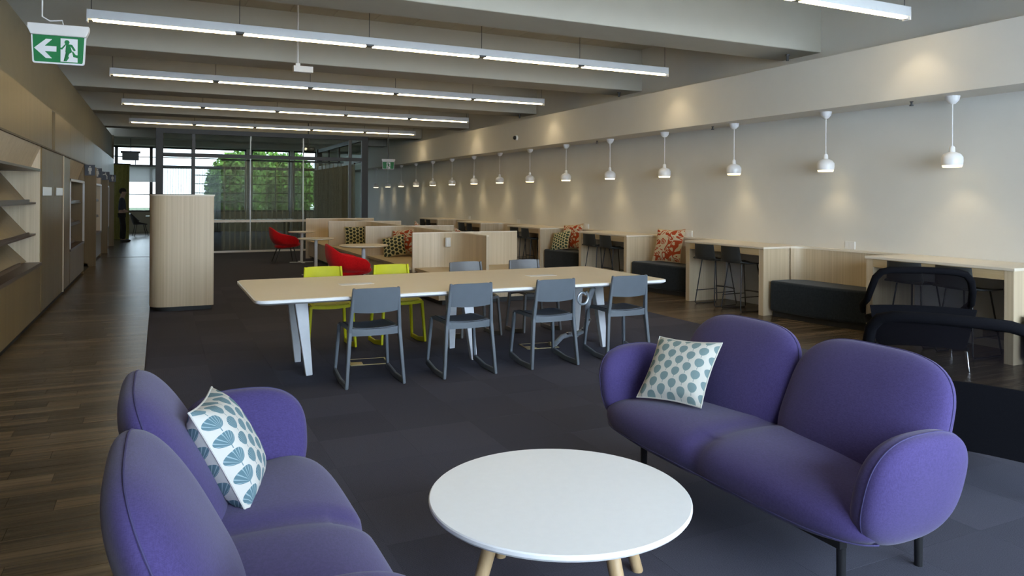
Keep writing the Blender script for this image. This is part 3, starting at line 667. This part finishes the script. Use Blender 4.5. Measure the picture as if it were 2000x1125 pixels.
def stool(loc, rz, label):
    global stool0
    if stool0: return dup(stool0, loc, rz, label)
    # local: sitter faces +x
    t = thing('bar_stool', label, 'stool', loc, rz, 'black stools at the counters'); stool0 = t
    def shell(u, v):       # v: 0 front edge .. 1 back top
        w = .205 - .02 * max(0, v - .6) / .4; yy = (u - .5) * 2 * w; cup = (u - .5) ** 2 * 4
        if v < .5: q = v / .5; x = .21 - .40 * q; z = .655 - .018 * math.sin(q * PI) + (.018 * (1 - q) ** 3 * -1)
        else:
            q = (v - .5) / .5; a = q * PI / 2 if q < .45 else .45 * PI / 2
            x = -.19 - .055 * math.sin(min(q / .45, 1) * PI / 2) - .03 * max(0, q - .45); z = .655 + .05 * (1 - math.cos(min(q / .45, 1) * PI / 2)) + .29 * max(0, q - .45)
        return (x + (.045 * cup if v > .6 else 0), yy, z + .018 * cup * (1 if v < .6 else 0))
    obj('shell', MB().sheet(12, 20, shell, .014, (0, 0, 1)), 'stool_shell', t, smooth=50)
    for s_ in (-1, 1):
        y = s_ * .19
        fr = obj('sled_leg', MB().tube([(.13, s_ * .13, .635), (.215, y, .03), (.20, y, .010), (-.18, y, .010), (-.20, y, .03), (-.13, s_ * .13, .635)], .008, 8), 'black_metal', t, smooth=60)
        obj('side_bar', MB().tube([(.19, s_ * .178, .20), (-.19, s_ * .178, .20)], .006, 6), 'black_metal', t)
    obj('foot_rest', MB().tube([(.185, -.178, .24), (.20, -.09, .243), (.205, 0, .244), (.20, .09, .243), (.185, .178, .24)], .010, 8), 'black_metal', t, smooth=60)
    return t
sl = [('right', 'left')]
names = ['the nearest counter, behind the mesh chairs', 'the counter left of the empty dark bench', 'the counter right of the green patterned pillow', 'the fourth counter from the right edge', 'the fifth counter from the right edge', 'the farthest counter']
for k in range(6):
    stool((7.11, CY0[k] + 1.03, 0), 0.05, 'left black bar stool at ' + names[k]); stool((7.11, CY0[k] + .49, 0), -.04, 'right black bar stool at ' + names[k])
def niche(y0, y1, label_p, label_b):
    """timber lined recess between two counters with an upholstered bench"""
    t = thing('niche_panel', label_p, 'wall panelling', (0, 0, 0), 0, 'timber recesses between counters')
    inner = rounded([(7.02, y1 - .012), (7.60, y1 - .012), (7.66, y0 + .012), (7.66, y0 + .01)], [0, .16, 0, 0], 8)
    pts = inner[1:-1]
    outer = [(XR - .005, y0 + .012), (XR - .005, y1 - .012)]
    poly = pts + outer
    obj('curved_lining', MB().prism(poly, .0, .858), 'timber_pale', t, smooth=30)
    obj('ledge', MB().prism([(p_[0] - .008, p_[1] - (.006 if p_[1] > y1 - .1 else 0)) for p_ in pts] + outer, .858, .882), 'laminate_cream', t, smooth=30)
    b = thing('bench', label_b, 'bench', (0, 0, 0), 0, 'dark upholstered benches in the recesses')
    fx = [(7.06 + .0, y1 - .03), (7.07, y1 - .35), (7.10, (y0 + y1) / 2), (7.17, y0 + .4), (7.28, y0 + .03)]
    fr = []
    n = 24
    for i in range(n + 1):
        q = i / n * (len(fx) - 1); a = min(int(q), len(fx) - 2); fr.append((fx[a][0] * (1 - (q - a)) + fx[a + 1][0] * (q - a), fx[a][1] * (1 - (q - a)) + fx[a + 1][1] * (q - a)))
    back = [(7.64, y0 + .03), (7.58, y1 - .20), (7.42, y1 - .03)]
    obj('upholstery', MB().prism(fr + back, .07, .46), 'bench_navy', b, smooth=30, bevel=.03, seg=3)
    obj('plinth', MB().prism([(p_[0] + .06, p_[1]) for p_ in fr] + back, 0, .07), 'black_plastic', b)
nn = [('timber recess lining at the right edge of the photo', 'dark bench end at the right edge below the counter'),
      ('curved timber lining behind the empty dark bench', 'empty dark navy bench between the two nearest counters'),
      ('timber lining behind the large orange swirl pillow', 'dark bench carrying the single orange swirl pillow'),
      ('timber lining behind the orange and green pillow pair', 'dark bench carrying the orange and green pillow pair'),
      ('timber recess lining, fifth from the right edge', 'dark bench fifth from the right edge, hidden by the booths'),
      ('timber recess lining, farthest one toward the glass room', 'dark bench farthest toward the glass room')]
for k in range(6):
    y0 = CY0[k] - 3.065 + 1.545 + .012; y1 = CY0[k] - .012
    niche(y0, y1, *nn[k])
# power outlets on the wall above the ledges
for k, y in enumerate((6.39, 9.45, 12.6, 15.7, 18.8)):
    t = thing('power_outlet', 'white double power outlet on the wall, ' + ('nearest, over the empty dark bench' if k == 0 else ORD[k] + ' from the right edge'), 'socket', (XR, y, .935), 0, 'power outlets above the counters')
    obj('plate', MB().box(-.012, 0, -.075, .075, -.05, .05), 'socket_white', t, bevel=.004)
    for q in (-.035, .035): obj('insert', MB().box(-.014, -.012, q - .022, q + .022, -.03, .03), 'dull_grey' if k < 0 else 'white_plastic', t)

# ================================================================== PILLOWS
def pillow_mesh(s, t_, n=16):
    mb_ = MB(); uv = []
    for sg in (1, -1):
        o = len(mb_.v); vs = []
        for j in range(n + 1):
            for i in range(n + 1):
                u = i / n * 2 - 1; v = j / n * 2 - 1
                pin = 1 - .07 * (1 - v * v) if True else 1
                x = u * (1 - .075 * (1 - v * v)) * s / 2; y = v * (1 - .075 * (1 - u * u)) * s / 2
                z = sg * t_ / 2 * ((1 - u ** 4) * (1 - v ** 4)) ** .55 * (1 - .12 * (u * u + v * v))
                vs.append((x, y, z)); uv.append((i / n, j / n))
        fs = []
        for j in range(n):
            for i in range(n):
                a = j * (n + 1) + i; f_ = (a, a + 1, a + n + 2, a + n + 1); fs.append(f_ if sg > 0 else f_[::-1])
        mb_.add(vs, fs)
    return mb_, uv
def pillow(loc, s, t_, mat, label, normal, roll=0, piping='sign_white'):
    """normal: direction the front face looks; roll about it"""
    th = thing('pillow', label, 'pillow', loc); nrm = Vector(normal).normalized()
    up_ = Vector((0, 0, 1)); x = up_.cross(nrm).normalized(); y = nrm.cross(x)
    Mx = Matrix(((x.x, y.x, nrm.x), (x.y, y.y, nrm.y), (x.z, y.z, nrm.z))) @ Matrix.Rotation(roll, 3, 'Z')
    th.rotation_euler = Mx.to_euler()
    mb_, uv = pillow_mesh(s, t_)
    o = obj('cover', mb_, mat, th, smooth=70)
    ul = o.data.uv_layers.new(name='UVMap')
    for lp in o.data.loops: ul.data[lp.index].uv = uv[lp.vertex_index]
    n = 28; ed = []
    for (a, b_) in (((-1, -1), (1, -1)), ((1, -1), (1, 1)), ((1, 1), (-1, 1)), ((-1, 1), (-1, -1))):
        for i in range(n // 4):
            q = i / (n // 4); u = a[0] + (b_[0] - a[0]) * q; v = a[1] + (b_[1] - a[1]) * q
            ed.append((u * (1 - .075 * (1 - v * v)) * s / 2, v * (1 - .075 * (1 - u * u)) * s / 2, 0))
    obj('seam', MB().tube(ed, .004, 6, closed=True), mat, th)
    return th
pillow((7.42, 9.60, .46 + .285), .55, .14, 'print_swirl', 'large orange swirl pillow alone on the dark bench', (-.92, -.25, .30), .02)
pillow((7.46, 12.74, .46 + .265), .51, .14, 'print_swirl', 'orange swirl pillow standing behind a green patterned one on the dark bench', (-.9, -.3, .28), .1)
pillow((7.25, 12.84, .46 + .185), .42, .13, 'print_lattice_green', 'green and cream patterned pillow leaning on the orange one on the dark bench', (-.80, -.30, .52), .22)

# ================================================================== BOOTHS (S-shaped timber screens with benches)
SPX = 4.15
bt = thing('booth_screen', 'pale timber booth with screens and built-in seats behind the long table', 'booth', (0, 0, 0))
PY = [10.55, 13.1, 15.9, 18.15]; HT = .955
xl = [3.42, 3.36, 3.28, 3.2]; xr = [5.18, 5.08, 4.9, 4.88]
for k, y in enumerate(PY):
    # near side of screen sweeps into the spine with a rounded corner on the left
    ytop = y; r = .40
    sweep = [(xl[k], y), (xl[k], y + .04)]
    # left leaf: straight, then curved towards the camera into the spine
    path = [(xl[k], y + .02)] + [(SPX - r + r * math.sin(a), y + .02 - r + r * math.cos(a)) for a in [i * PI / 2 / 10 for i in range(11)]]
    ynear = (PY[k - 1] + .06) if k else 9.42
    path.append((SPX, ynear))
    pa, pb = [], []
    for i, p_ in enumerate(path):
        a = Vector(path[max(i - 1, 0)]); b_ = Vector(path[min(i + 1, len(path) - 1)]); d = (b_ - a).normalized(); nrm = Vector((-d.y, d.x)) * .02
        pa.append((p_[0] + nrm.x, p_[1] + nrm.y)); pb.append((p_[0] - nrm.x, p_[1] - nrm.y))
    obj('curved_screen', MB().prism(pa + pb[::-1], 0, HT), 'timber_pale', bt, smooth=35)
    obj('screen_cap', MB().prism([(p_[0], p_[1]) for p_ in pa + pb[::-1]], HT, HT + .012), 'laminate_cream', bt, smooth=35)
    obj('cross_screen', MB().box(xl[k] + .3, xr[k], y + .04, y + .075, 0, HT), 'timber_pale', bt, bevel=.002)
    obj('screen_cap', MB().box(xl[k] + .3, xr[k], y + .038, y + .077, HT, HT + .012), 'laminate_cream', bt)
    # seats on both sides of the spine
    yb = y - .0; yn = ynear + (.02 if k else .12)
    left = [(xl[k] + .03, yn)] + [(xl[k] + .03, yb - .02)] + [(SPX - r + (r - .02) * math.sin(a), y + .02 - r + (r - .02) * math.cos(a)) for a in [i * PI / 2 / 8 for i in range(9)]] + [(SPX - .022, yn)]
    obj('seat', MB().prism(left, .40, .44), 'seat_ply', bt, bevel=.003)
    obj('seat_base', MB().prism([(max(p_[0], xl[k] + .07), p_[1] if p_[1] > yn + .05 else yn + .05) for p_ in left], .07, .40), 'timber_pale', bt)
    obj('plinth', MB().prism([(max(p_[0], xl[k] + .14), p_[1] if p_[1] > yn + .1 else yn + .1) for p_ in left], 0, .07), 'black_plastic', bt)
    obj('seat', MB().box(SPX + .022, xr[k] - .04, yn, y + .035, .40, .44), 'seat_ply', bt, bevel=.003)
    obj('seat_base', MB().box(SPX + .022, xr[k] - .10, yn + .05, y + .035, .07, .40), 'timber_pale', bt)
    obj('plinth', MB().box(SPX + .022, xr[k] - .16, yn + .1, y + .035, 0, .07), 'black_plastic', bt)
t = thing('power_outlet', 'white outlet on the curved booth screen behind the grey chairs', 'socket', (3.93, 10.44, .82), .55)
obj('plate', MB().box(-.05, .05, -.03, 0, -.07, .07), 'socket_white', t, bevel=.004); obj('insert', MB().box(-.02, .02, -.033, -.03, -.03, .03), 'white_plastic', t)
pillow((3.76, 12.66, .44 + .185), .40, .13, 'print_lattice', 'dark dotted pillow leaning beside an orange one left of the nearest booth screen', (-.45, -.72, .50), .25)
pillow((3.97, 12.78, .44 + .25), .47, .13, 'print_swirl', 'orange swirl pillow beside the dark dotted one, cut by the nearest screen edge', (-.72, -.62, .28), .12)
pillow((3.80, 15.70, .44 + .21), .42, .12, 'print_lattice', 'dark dotted pillow standing upright behind the nearest round table', (-.10, -.95, .24), .0)
pillow((4.42, 11.02, .44 + .29), .46, .13, 'print_swirl', 'orange pillow tip showing above the nearest booth screen', (.75, .5, .3), .45)
pillow((4.52, 13.45, .44 + .30), .46, .13, 'print_swirl', 'orange pillow tip showing above the second booth screen', (.75, .5, .3), .6)

def round_table(loc, r, h, label):
    t = thing('side_table', label, 'table', loc, 0, 'small round booth tables')
    obj('top', MB().lathe([(r - .03, h - .025), (r, h - .012), (r, h), (0, h + .0005)], 40), 'laminate_cream', t, smooth=40)
    obj('column', MB().lathe([(.032, .012), (.032, h - .03)], 16), 'steel_white', t, smooth=40); obj('collar', MB().lathe([(.07, h - .045), (.07, h - .025)], 16), 'steel_white', t, smooth=40)
    obj('foot', MB().box(-.26, .26, -.035, .035, 0, .012).box(-.035, .035, -.26, .26, 0, .012), 'steel_white', t, bevel=.003)
round_table((2.93, 17.15, 0), .30, .70, 'small cream round table farthest, beside the first red chair')
round_table((2.72, 14.35, 0), .34, .70, 'small cream round table in the middle, partly behind the near red chair')
round_table((3.06, 12.05, 0), .40, .70, 'cream round table directly behind the near red chair')

def red_chair(loc, rz, label):
    """organic shell armchair; faces +x locally"""
    t = thing('armchair', label, 'armchair', loc, rz, 'red shell armchairs')
    rimp = [(.27, .27, .50), (.20, .305, .585), (.06, .315, .625), (-.10, .305, .65), (-.20, .25, .70), (-.27, .18, .765), (-.315, .09, .80), (-.325, 0, .81)]
    rimp = [Vector(p_) for p_ in rimp]; rimp = rimp + [Vector((p_.x, -p_.y, p_.z)) for p_ in rimp[-2::-1]]; nr = len(rimp) - 1
    def fn(u, v):
        q = u * nr; i = min(int(q), nr - 1); p_ = rimp[i].lerp(rimp[i + 1], q - i)
        b_ = Vector((max(p_.x * .62, -.17), p_.y * .70, .40)); w = b_.lerp(p_, v)
        o_ = math.sin(v * PI) * .045; d = Vector((p_.x, p_.y, 0)).normalized()
        return w + d * o_ * (.6 if p_.x > 0 else 1) + Vector((0, 0, -.05 * math.sin(v * PI)))
    o = obj('shell', MB().sheet(36, 10, fn), 'chair_red', t, smooth=80)
    sd = o.modifiers.new('solid', 'SOLIDIFY'); sd.thickness = .035; sd.offset = 0; ss = o.modifiers.new('sub', 'SUBSURF'); ss.levels = 1; ss.render_levels = 1
    obj('seat', MB().blob(.27, .25, .065, 3.5, 2.6, 12, lambda w: (w.x, w.y * (1 if w.x > 0 else .85), w.z + .10 * w.x)), 'chair_red', t, smooth=80, loc=(.06, 0, .385))
    for (x, y, fx, fy) in ((.16, .17, .23, .23), (.16, -.17, .23, -.23), (-.10, .15, -.24, .20), (-.10, -.15, -.24, -.20)):
        obj('leg', MB().tube([(x, y, .40), (fx, fy, 0)], [.016, .010], 10), 'black_metal', t, smooth=40)
    return t
red_chair((2.58, 17.35, 0), 0.05, 'red shell armchair at the far table in front of the glass room')
red_chair((2.55, 10.95, 0), 0.0, 'near red shell armchair behind the yellow chairs')
# far furniture beyond the corridor
fc = thing('far_chair', 'dark chair at the window end of the corridor', 'chair', (-.65, 30.6, 0), 0.2, 'dark chairs by the far window')
def fcs(u, v):
    a = (u - .5) * 2
    if v < .5: q = v / .5; return (.22 - .42 * q, a * .23, .44 + .12 * abs(a) ** 3 * q)
    q = (v - .5) / .5; return (-.20 - .12 * q + .16 * abs(a) ** 2 * (1 - q), a * .23 * (1 - .3 * q * q), .44 + .40 * q + .12 * abs(a) ** 3 * (1 - q))
o = obj('shell', MB().sheet(12, 16, fcs), 'black_plastic', fc, smooth=80); sd = o.modifiers.new('solid', 'SOLIDIFY'); sd.thickness = .03
for (x, y) in ((.15, .15), (.15, -.15), (-.12, .15), (-.12, -.15)): obj('leg', MB().tube([(x, y, .44), (x * 1.7, y * 1.4, 0)], .012, 8), 'black_metal', fc)
dup(fc, (.75, 31.5, 0), 3.0, 'dark chair facing the other one by the far window')
ft = thing('far_table', 'small table between the dark chairs at the far window', 'table', (-.1, 31.1, 0))
obj('top', MB().lathe([(.34, .70), (.36, .71), (.36, .725), (0, .7255)], 28), 'laminate_white', ft, smooth=40); obj('column', MB().lathe([(.03, .01), (.03, .70)], 12), 'frame_grey', ft); obj('foot', MB().lathe([(.22, 0), (.22, .012), (.03, .02)], 20), 'frame_grey', ft)
mt = thing('meeting_table', 'brown meeting table seen through the sheer curtain', 'table', (2.6, 25.2, 0))
obj('top', MB().box(-1.5, 1.5, -.6, .6, .70, .735), 'timber_dark', mt, bevel=.005)
for x in (-1.2, 1.2): obj('leg', MB().bar((x, -.4, 0), (x, -.4, .70), .06, .06).bar((x, .4, 0), (x, .4, .70), .06, .06), 'frame_dark', mt)

# ================================================================== LONG TABLE
t = thing('long_table', 'long cream-topped table with white edges and white legs', 'table', (0, 0, 0))
TX0, TX1, TY0, TY1 = .65, 4.46, 5.755, 7.28; DZ = -.02
def rr(i, r): return rounded([(TX0 + i, TY0 + i), (TX1 - i, TY0 + i), (TX1 - i, TY1 - i), (TX0 + i, TY1 - i)], max(r - i, .01), 6)
a_, b_, c_ = rr(.035, .10), rr(0, .10), rr(.008, .10); n = len(b_)
mbt = MB(); vs = [(p_[0], p_[1], .695 + DZ) for p_ in a_] + [(p_[0], p_[1], .712 + DZ) for p_ in b_] + [(p_[0], p_[1], .732 + DZ) for p_ in b_] + [(p_[0], p_[1], .735 + DZ) for p_ in c_]
fs = [tuple(range(n - 1, -1, -1)), tuple(range(3 * n, 4 * n))] + [(r * n + i, r * n + (i + 1) % n, (r + 1) * n + (i + 1) % n, (r + 1) * n + i) for r in range(3) for i in range(n)]
mbt.add(vs, fs); obj('edge_slab', mbt, 'white_gloss', t, smooth=30)
top = obj('top_surface', MB().prism(rr(.012, .10), .715, .7162), 'laminate_cream', t)
for x in (1.60, 3.48): obj('cable_slot', MB().box(x - .15, x + .15, 6.50, 6.62, .7162, .7180), 'sign_white', top)
for x in (1.14, 2.635, 4.06):
    obj('leg_beam', MB().box(x - .05, x + .05, 6.05, 7.1, .64, .675), 'steel_white', t)
    obj('leg', MB().bar((x - .07, 6.33, .66), (x, 6.29, 0), .11, .085, .055, .05), 'steel_white', t, bevel=.006); obj('leg', MB().bar((x - .07, 6.70, .66), (x, 6.86, 0), .11, .085, .055, .05), 'steel_white', t, bevel=.006)
obj('rail', MB().box(TX0 + .5, TX1 - .4, 6.08, 6.14, .635, .67).box(TX0 + .5, TX1 - .4, 6.92, 6.98, .635, .67), 'frame_grey', t)
# floor boxes and cable snake
for x, lb in ((1.72, 'brass-framed floor outlet box under the left part of the long table'), (3.47, 'brass-framed floor outlet box where the cable hose enters the carpet')):
    q = thing('floor_box', lb, 'floor box', (x, 6.58, 0), -.12)
    obj('frame', MB().box(-.17, .17, -.13, -.115, 0, .006).box(-.17, .17, .115, .13, 0, .006).box(-.17, -.155, -.13, .13, 0, .006).box(.155, .17, -.13, .13, 0, .006), 'brass', q)
    obj('lid', MB().box(-.155, .155, -.115, .115, 0, .004), 'carpet', q); obj('flap', MB().box(-.155, -.06, -.115, -.01, .004, .007), 'brass', q)
h = []
for i in range(26):
    a = i / 25 * 2.1 * PI + PI * .2; r = .045 + .028 * i / 25; h.append((3.66 + r * math.cos(a) * .9, 6.05, .545 + r * math.sin(a)))
h += [(3.78, 6.05, .64), (3.75, 6.08, .52), (3.77, 6.14, .42), (3.80, 6.18, .30), (3.79, 6.22, .20), (3.75, 6.30, .15), (3.70, 6.36, .14), (3.65, 6.42, .11), (3.61, 6.46, .05), (3.60, 6.5, .01)]
ch = thing('cable_hose', 'curled silvery cable hose hanging from the long table to the floor', 'cable', (0, 0, 0))
obj('coil', MB().tube(h[:26], .012, 8), 'clear_hose', ch, smooth=60); obj('hose', MB().tube(h[26:], .026, 10), 'clear_hose', ch, smooth=60)
for i in range(4): obj('clip', MB().lathe([(.032, 0), (.032, .018)], 12), 'chrome', ch, loc=(h[29 + i][0], h[29 + i][1], h[29 + i][2]), smooth=40)
obj('plug', MB().box(-.04, .04, -.025, .025, 0, .04), 'brass', ch, loc=(3.60, 6.52, .005), bevel=.006)

def tilt_chair(name, label, loc, rz, shell, pad, group):
    """plastic skid chair, faces +y; backrest at -y"""
    t = thing(name, label, 'chair', loc, rz, group)
    def side(s_):
        mb_ = MB()
        mb_.bar((s_ * .232, -.235, 0), (s_ * .200, -.200, .44), .026, .034, .030, .045)
        mb_.bar((s_ * .200, -.200, .43), (s_ * .178, -.245, .785), .030, .045, .024, .028)
        mb_.bar((s_ * .198, .185, .445), (s_ * .226, .215, .03), .028, .040, .024, .034, xa=(1, 0, 0))
        mb_.bar((s_ * .226, .205, .055), (s_ * .230, -.02, .022), .022, .055, .022, .045)
        mb_.bar((s_ * .230, .0, .023), (s_ * .232, -.245, .023), .022, .045, .022, .045)
        return mb_
    for s_ in (-1, 1): obj('side_frame', side(s_), shell, t, bevel=.008, seg=2)
    def seat(u, v):
        x = (u - .5) * 2; y = -.215 + .425 * v
        return (x * (.200 - .004 * v), y, .455 + .012 * x * x - .02 * math.sin(v * PI) * (1 - x * x) - .012 * max(0, v - .8) * 5)
    obj('seat', MB().sheet(10, 12, seat, .028, (0, 0, 1)), shell, t, smooth=50)
    obj('seat_pad', MB().sheet(10, 12, lambda u, v: Vector(seat(.07 + .86 * u, .06 + .88 * v)) + Vector((0, 0, .008)), .007, (0, 0, 1)), pad, t, smooth=50)
    obj('seat_rail', MB().sheet(10, 1, lambda u, v: ((u - .5) * .40, -.205 - .03 * (1 - (2 * u - 1) ** 2), .405 + .05 * v), .02, (0, -1, 0)), shell, t, smooth=50)
    def back(u, v):
        x = (u - .5) * 2; z = .585 + .20 * v + .012 * (1 - v) * (1 - (1 - x * x)) - (.0 if v < 1 else .010 * abs(x) ** 8)
        return (x * (.198 - .016 * v), -.212 - .035 * v - .028 * (1 - x * x), z)
    obj('backrest', MB().sheet(14, 8, back, .016, (0, 1, 0)), shell, t, smooth=50)
    return t
GN = 'grey plastic chairs on the near side of the long table'
c0 = tilt_chair('tilt_chair', 'grey plastic chair leftmost on the near side of the long table', (1.55, 5.93, 0), 0.0, 'grey_shell', 'grey_pad', GN)
dup(c0, (2.355, 5.925, 0), 0, 'grey plastic chair second from left on the near side of the long table'); dup(c0, (3.165, 5.925, 0), 0, 'grey plastic chair third from left on the near side of the long table'); dup(c0, (3.96, 5.93, 0), -.04, 'grey plastic chair rightmost on the near side of the long table')
y0 = tilt_chair('tilt_chair', 'lime yellow plastic chair on the far side, left of the other yellow one', (1.51, 7.34, 0), PI, 'lime_shell', 'lime_pad', 'lime plastic chairs on the far side of the long table')
dup(y0, (2.22, 7.33, 0), PI, 'lime yellow plastic chair on the far side, next to the grey ones')
g0 = tilt_chair('tilt_chair', 'grey plastic chair on the far side, next to the yellow ones', (3.07, 7.33, 0), PI, 'grey_shell_dark', 'grey_pad', 'grey plastic chairs on the far side of the long table')
dup(g0, (3.80, 7.34, 0), PI, 'grey plastic chair on the far side, rightmost at the table end')

# ================================================================== SOFAS
def sofa(loc, rz, label):
    """faces -y locally, width along x"""
    t = thing('sofa', label, 'sofa', loc, rz, 'purple two-seat sofas')
    def seatfn(w):
        z = w.z; k = max(0, 1 - abs(w.x) / .07)
        z += (.0 if w.z < 0 else -.022 * math.exp(-(w.x / .05) ** 2)); y = w.y + (.018 * math.exp(-(w.x / .05) ** 2) if w.y < -.22 else 0)
        q = min(1, max(0, (w.y + .22) / .25)); return (w.x * (1 - .13 * q * q * (3 - 2 * q)), y, z)
    s_ = obj('seat', MB().blob(.84, .345, .125, 5, 2.6, 28, seatfn), 'sofa_purple', t, smooth=80, loc=(0, -.115, .345))
    o_ = [(.832 * (1 if math.sin(a) < -.2 else .868) * math.copysign(abs(math.cos(a)) ** .4, math.cos(a)), .339 * math.copysign(abs(math.sin(a)) ** .4, math.sin(a)), -.045) for a in [i * 2 * PI / 96 for i in range(96)]]
    obj('seam', MB().tube(o_, .003, 6, closed=True), 'sofa_seam', s_)
    for sx in (-1, 1):
        def bf(w):
            q = (w.z + .26) / .52
            return (w.x * (1 - .06 * max(0, q - .3)), w.y * (1.15 - .35 * q) + .22 * (q - .5) + .0, w.z)
        b_ = obj('back_cushion', MB().blob(.392, .125, .27, 3.4, 2.3, 22, bf, ax=1), 'sofa_purple', t, smooth=80, loc=(sx * .380, .138, .600))
        pts = []
        for i in range(72):
            a = i * 2 * PI / 72; ca, sa = math.cos(a), math.sin(a); R_ = (abs(ca) ** 3.4 + abs(sa) ** 3.4) ** (1 / 3.4)
            pts.append(Vector(bf(Vector((ca / R_ * .392, 0, sa / R_ * .27)))) * 1.002)
        obj('seam', MB().tube(pts, .003, 6, closed=True), 'sofa_seam', b_)
        def af(w): return (w.x + .05 * (w.z / .22) * sx, w.y, w.z)
        a_ = obj('arm', MB().blob(.085, .255, .208, 2.7, 2.7, 20, af, ax=0), 'sofa_purple', t, smooth=80, loc=(sx * .815, -.145, .475))
        pts = []
        for i in range(72):
            a = i * 2 * PI / 72; ca, sa = math.cos(a), math.sin(a); R_ = (abs(ca) ** 2.7 + abs(sa) ** 2.7) ** (1 / 2.7)
            y_, z_ = ca / R_ * .2545, sa / R_ * .2075
            pts.append(af(Vector((sx * .012, y_, z_))))
        obj('seam', MB().tube(pts, .003, 6, closed=True), 'sofa_seam', a_)
    f_ = obj('frame', MB().box(-.64, .64, -.29, -.25, .20, .235).box(-.60, .60, .25, .29, .20, .235).box(-.60, -.56, -.25, .25, .20, .235).box(.56, .60, -.25, .25, .20, .235), 'black_metal', t, bevel=.003)
    for x in (-.57, .57):
        for y in (-.26, .25): obj('leg', MB().lathe([(.016, 0), (.018, .21)], 14), 'black_metal', t, smooth=40, loc=(x * (1.09 if y < 0 else 1), y, 0))
    return t
sofa((2.57, 2.565, 0), -PI / 2, 'purple two-seat sofa on the right facing the round coffee table')
sofa((.18, 2.43, 0), PI / 2, 'purple two-seat sofa in the left foreground cut by the frame')
pillow((2.43, 3.05, .612), .37, .12, 'print_leaf', 'grey-green leaf print pillow on the right purple sofa', (-.70, -.24, .63), .06)
pillow((.225, 2.77, .455 + .160), .39, .17, 'print_fan', 'blue fan-leaf print pillow on the left purple sofa', (.86, -.19, .48), -.04)

# ================================================================== COFFEE TABLE
t = thing('coffee_table', 'round white coffee table with oak legs between the purple sofas', 'coffee table', (1.35, 2.39, 0))
obj('top', MB().lathe([(.455, .372), (.478, .378), (.484, .386), (.484, .397), (.480, .401), (0, .4012)], 96), 'laminate_white', t, smooth=35)
for a in (8, 98, 188, 278):
    r = math.radians(a); obj('leg', MB().tube([(.27 * math.cos(r), .27 * math.sin(r), .375), (.40 * math.cos(r), .40 * math.sin(r), 0)], [.027, .022], 16), 'oak_leg', t, smooth=40)

# ================================================================== BLACK MESH LOUNGE CHAIRS
def mesh_chair(loc, rz, label):
    """faces +y locally; back at -y"""
    t = thing('mesh_lounge_chair', label, 'lounge chair', loc, rz, 'black mesh lounge chairs')
    # rim: from arm front up over the back and down
    def rim():
        return [(-.40, .30, .40), (-.43, .05, .50), (-.42, -.20, .58), (-.40, -.33, .70), (-.375, -.385, .80), (-.33, -.41, .855), (-.26, -.425, .875), (-.13, -.435, .882), (0, -.437, .884), (.13, -.435, .882), (.26, -.425, .875), (.33, -.41, .855), (.375, -.385, .80), (.40, -.33, .70), (.42, -.20, .58), (.43, .05, .50), (.40, .30, .40)]
    obj('rim', MB().tube(rim(), [.024] + [.031] * 15 + [.024], 12), 'black_upholstery', t, smooth=70)
    rp = [Vector(p_) for p_ in rim()]
    # mesh skin hanging from rim into the seat
    n = len(rp) - 1
    def skin(u, v):
        q = u * n; i = min(int(q), n - 1); p_ = rp[i].lerp(rp[i + 1], q - i)
        base = Vector((p_.x * .72, .30 * (1 - abs(2 * u - 1)) * -1 - .02 + .30 * abs(2 * u - 1) ** 1.5, .33 - .02 * (1 - abs(2 * u - 1))))
        w = p_.lerp(base, v); w.z -= .03 * math.sin(v * PI); w.y -= .02 * math.sin(v * PI) * (1 - abs(2 * u - 1)); return w
    obj('mesh_back', MB().sheet(32, 8, skin), 'net_black', t, smooth=80)
    obj('seat', MB().blob(.40, .37, .055, 5, 2.5, 14, lambda w: (w.x, w.y, w.z + .05 * w.y)), 'black_upholstery', t, smooth=80, loc=(0, .03, .335))
    # opaque lower sling behind the seat
    obj('lower_sling', MB().sheet(12, 8, lambda u, v: ((u - .5) * (.70 + .14 * v), -.30 - .08 * v - .02 * math.sin(u * PI), .20 + .37 * v - .02 * (2 * u - 1) ** 2), .02, (0, 1, 0)), 'black_upholstery', t, smooth=60)
    obj('seat_pan', MB().box(-.34, .34, -.31, .30, .20, .29), 'black_upholstery', t, bevel=.03, seg=3)
    for x in (-1, 1):
        obj('leg', MB().tube([(x * .30, -.25, .22), (x * .355, -.315, .19), (x * .375, -.335, 0)], [.018, .016, .012], 12), 'chrome', t, smooth=50)
        obj('leg', MB().tube([(x * .30, .22, .22), (x * .355, .28, .19), (x * .375, .30, 0)], [.018, .016, .012], 12), 'chrome', t, smooth=50)
        obj('bracket', MB().bar((x * .26, -.24, .205), (x * .37, -.33, .195), .03, .03), 'black_metal', t)
    return t
mc = mesh_chair((4.05, 2.64, 0), math.atan2(.48, .88) - PI / 2, 'black mesh lounge chair directly behind the right purple sofa')
dup(mc, (6.36, 4.56, 0), math.atan2(.71, .70) - PI / 2, 'black mesh lounge chair farther back in front of the nearest counter')
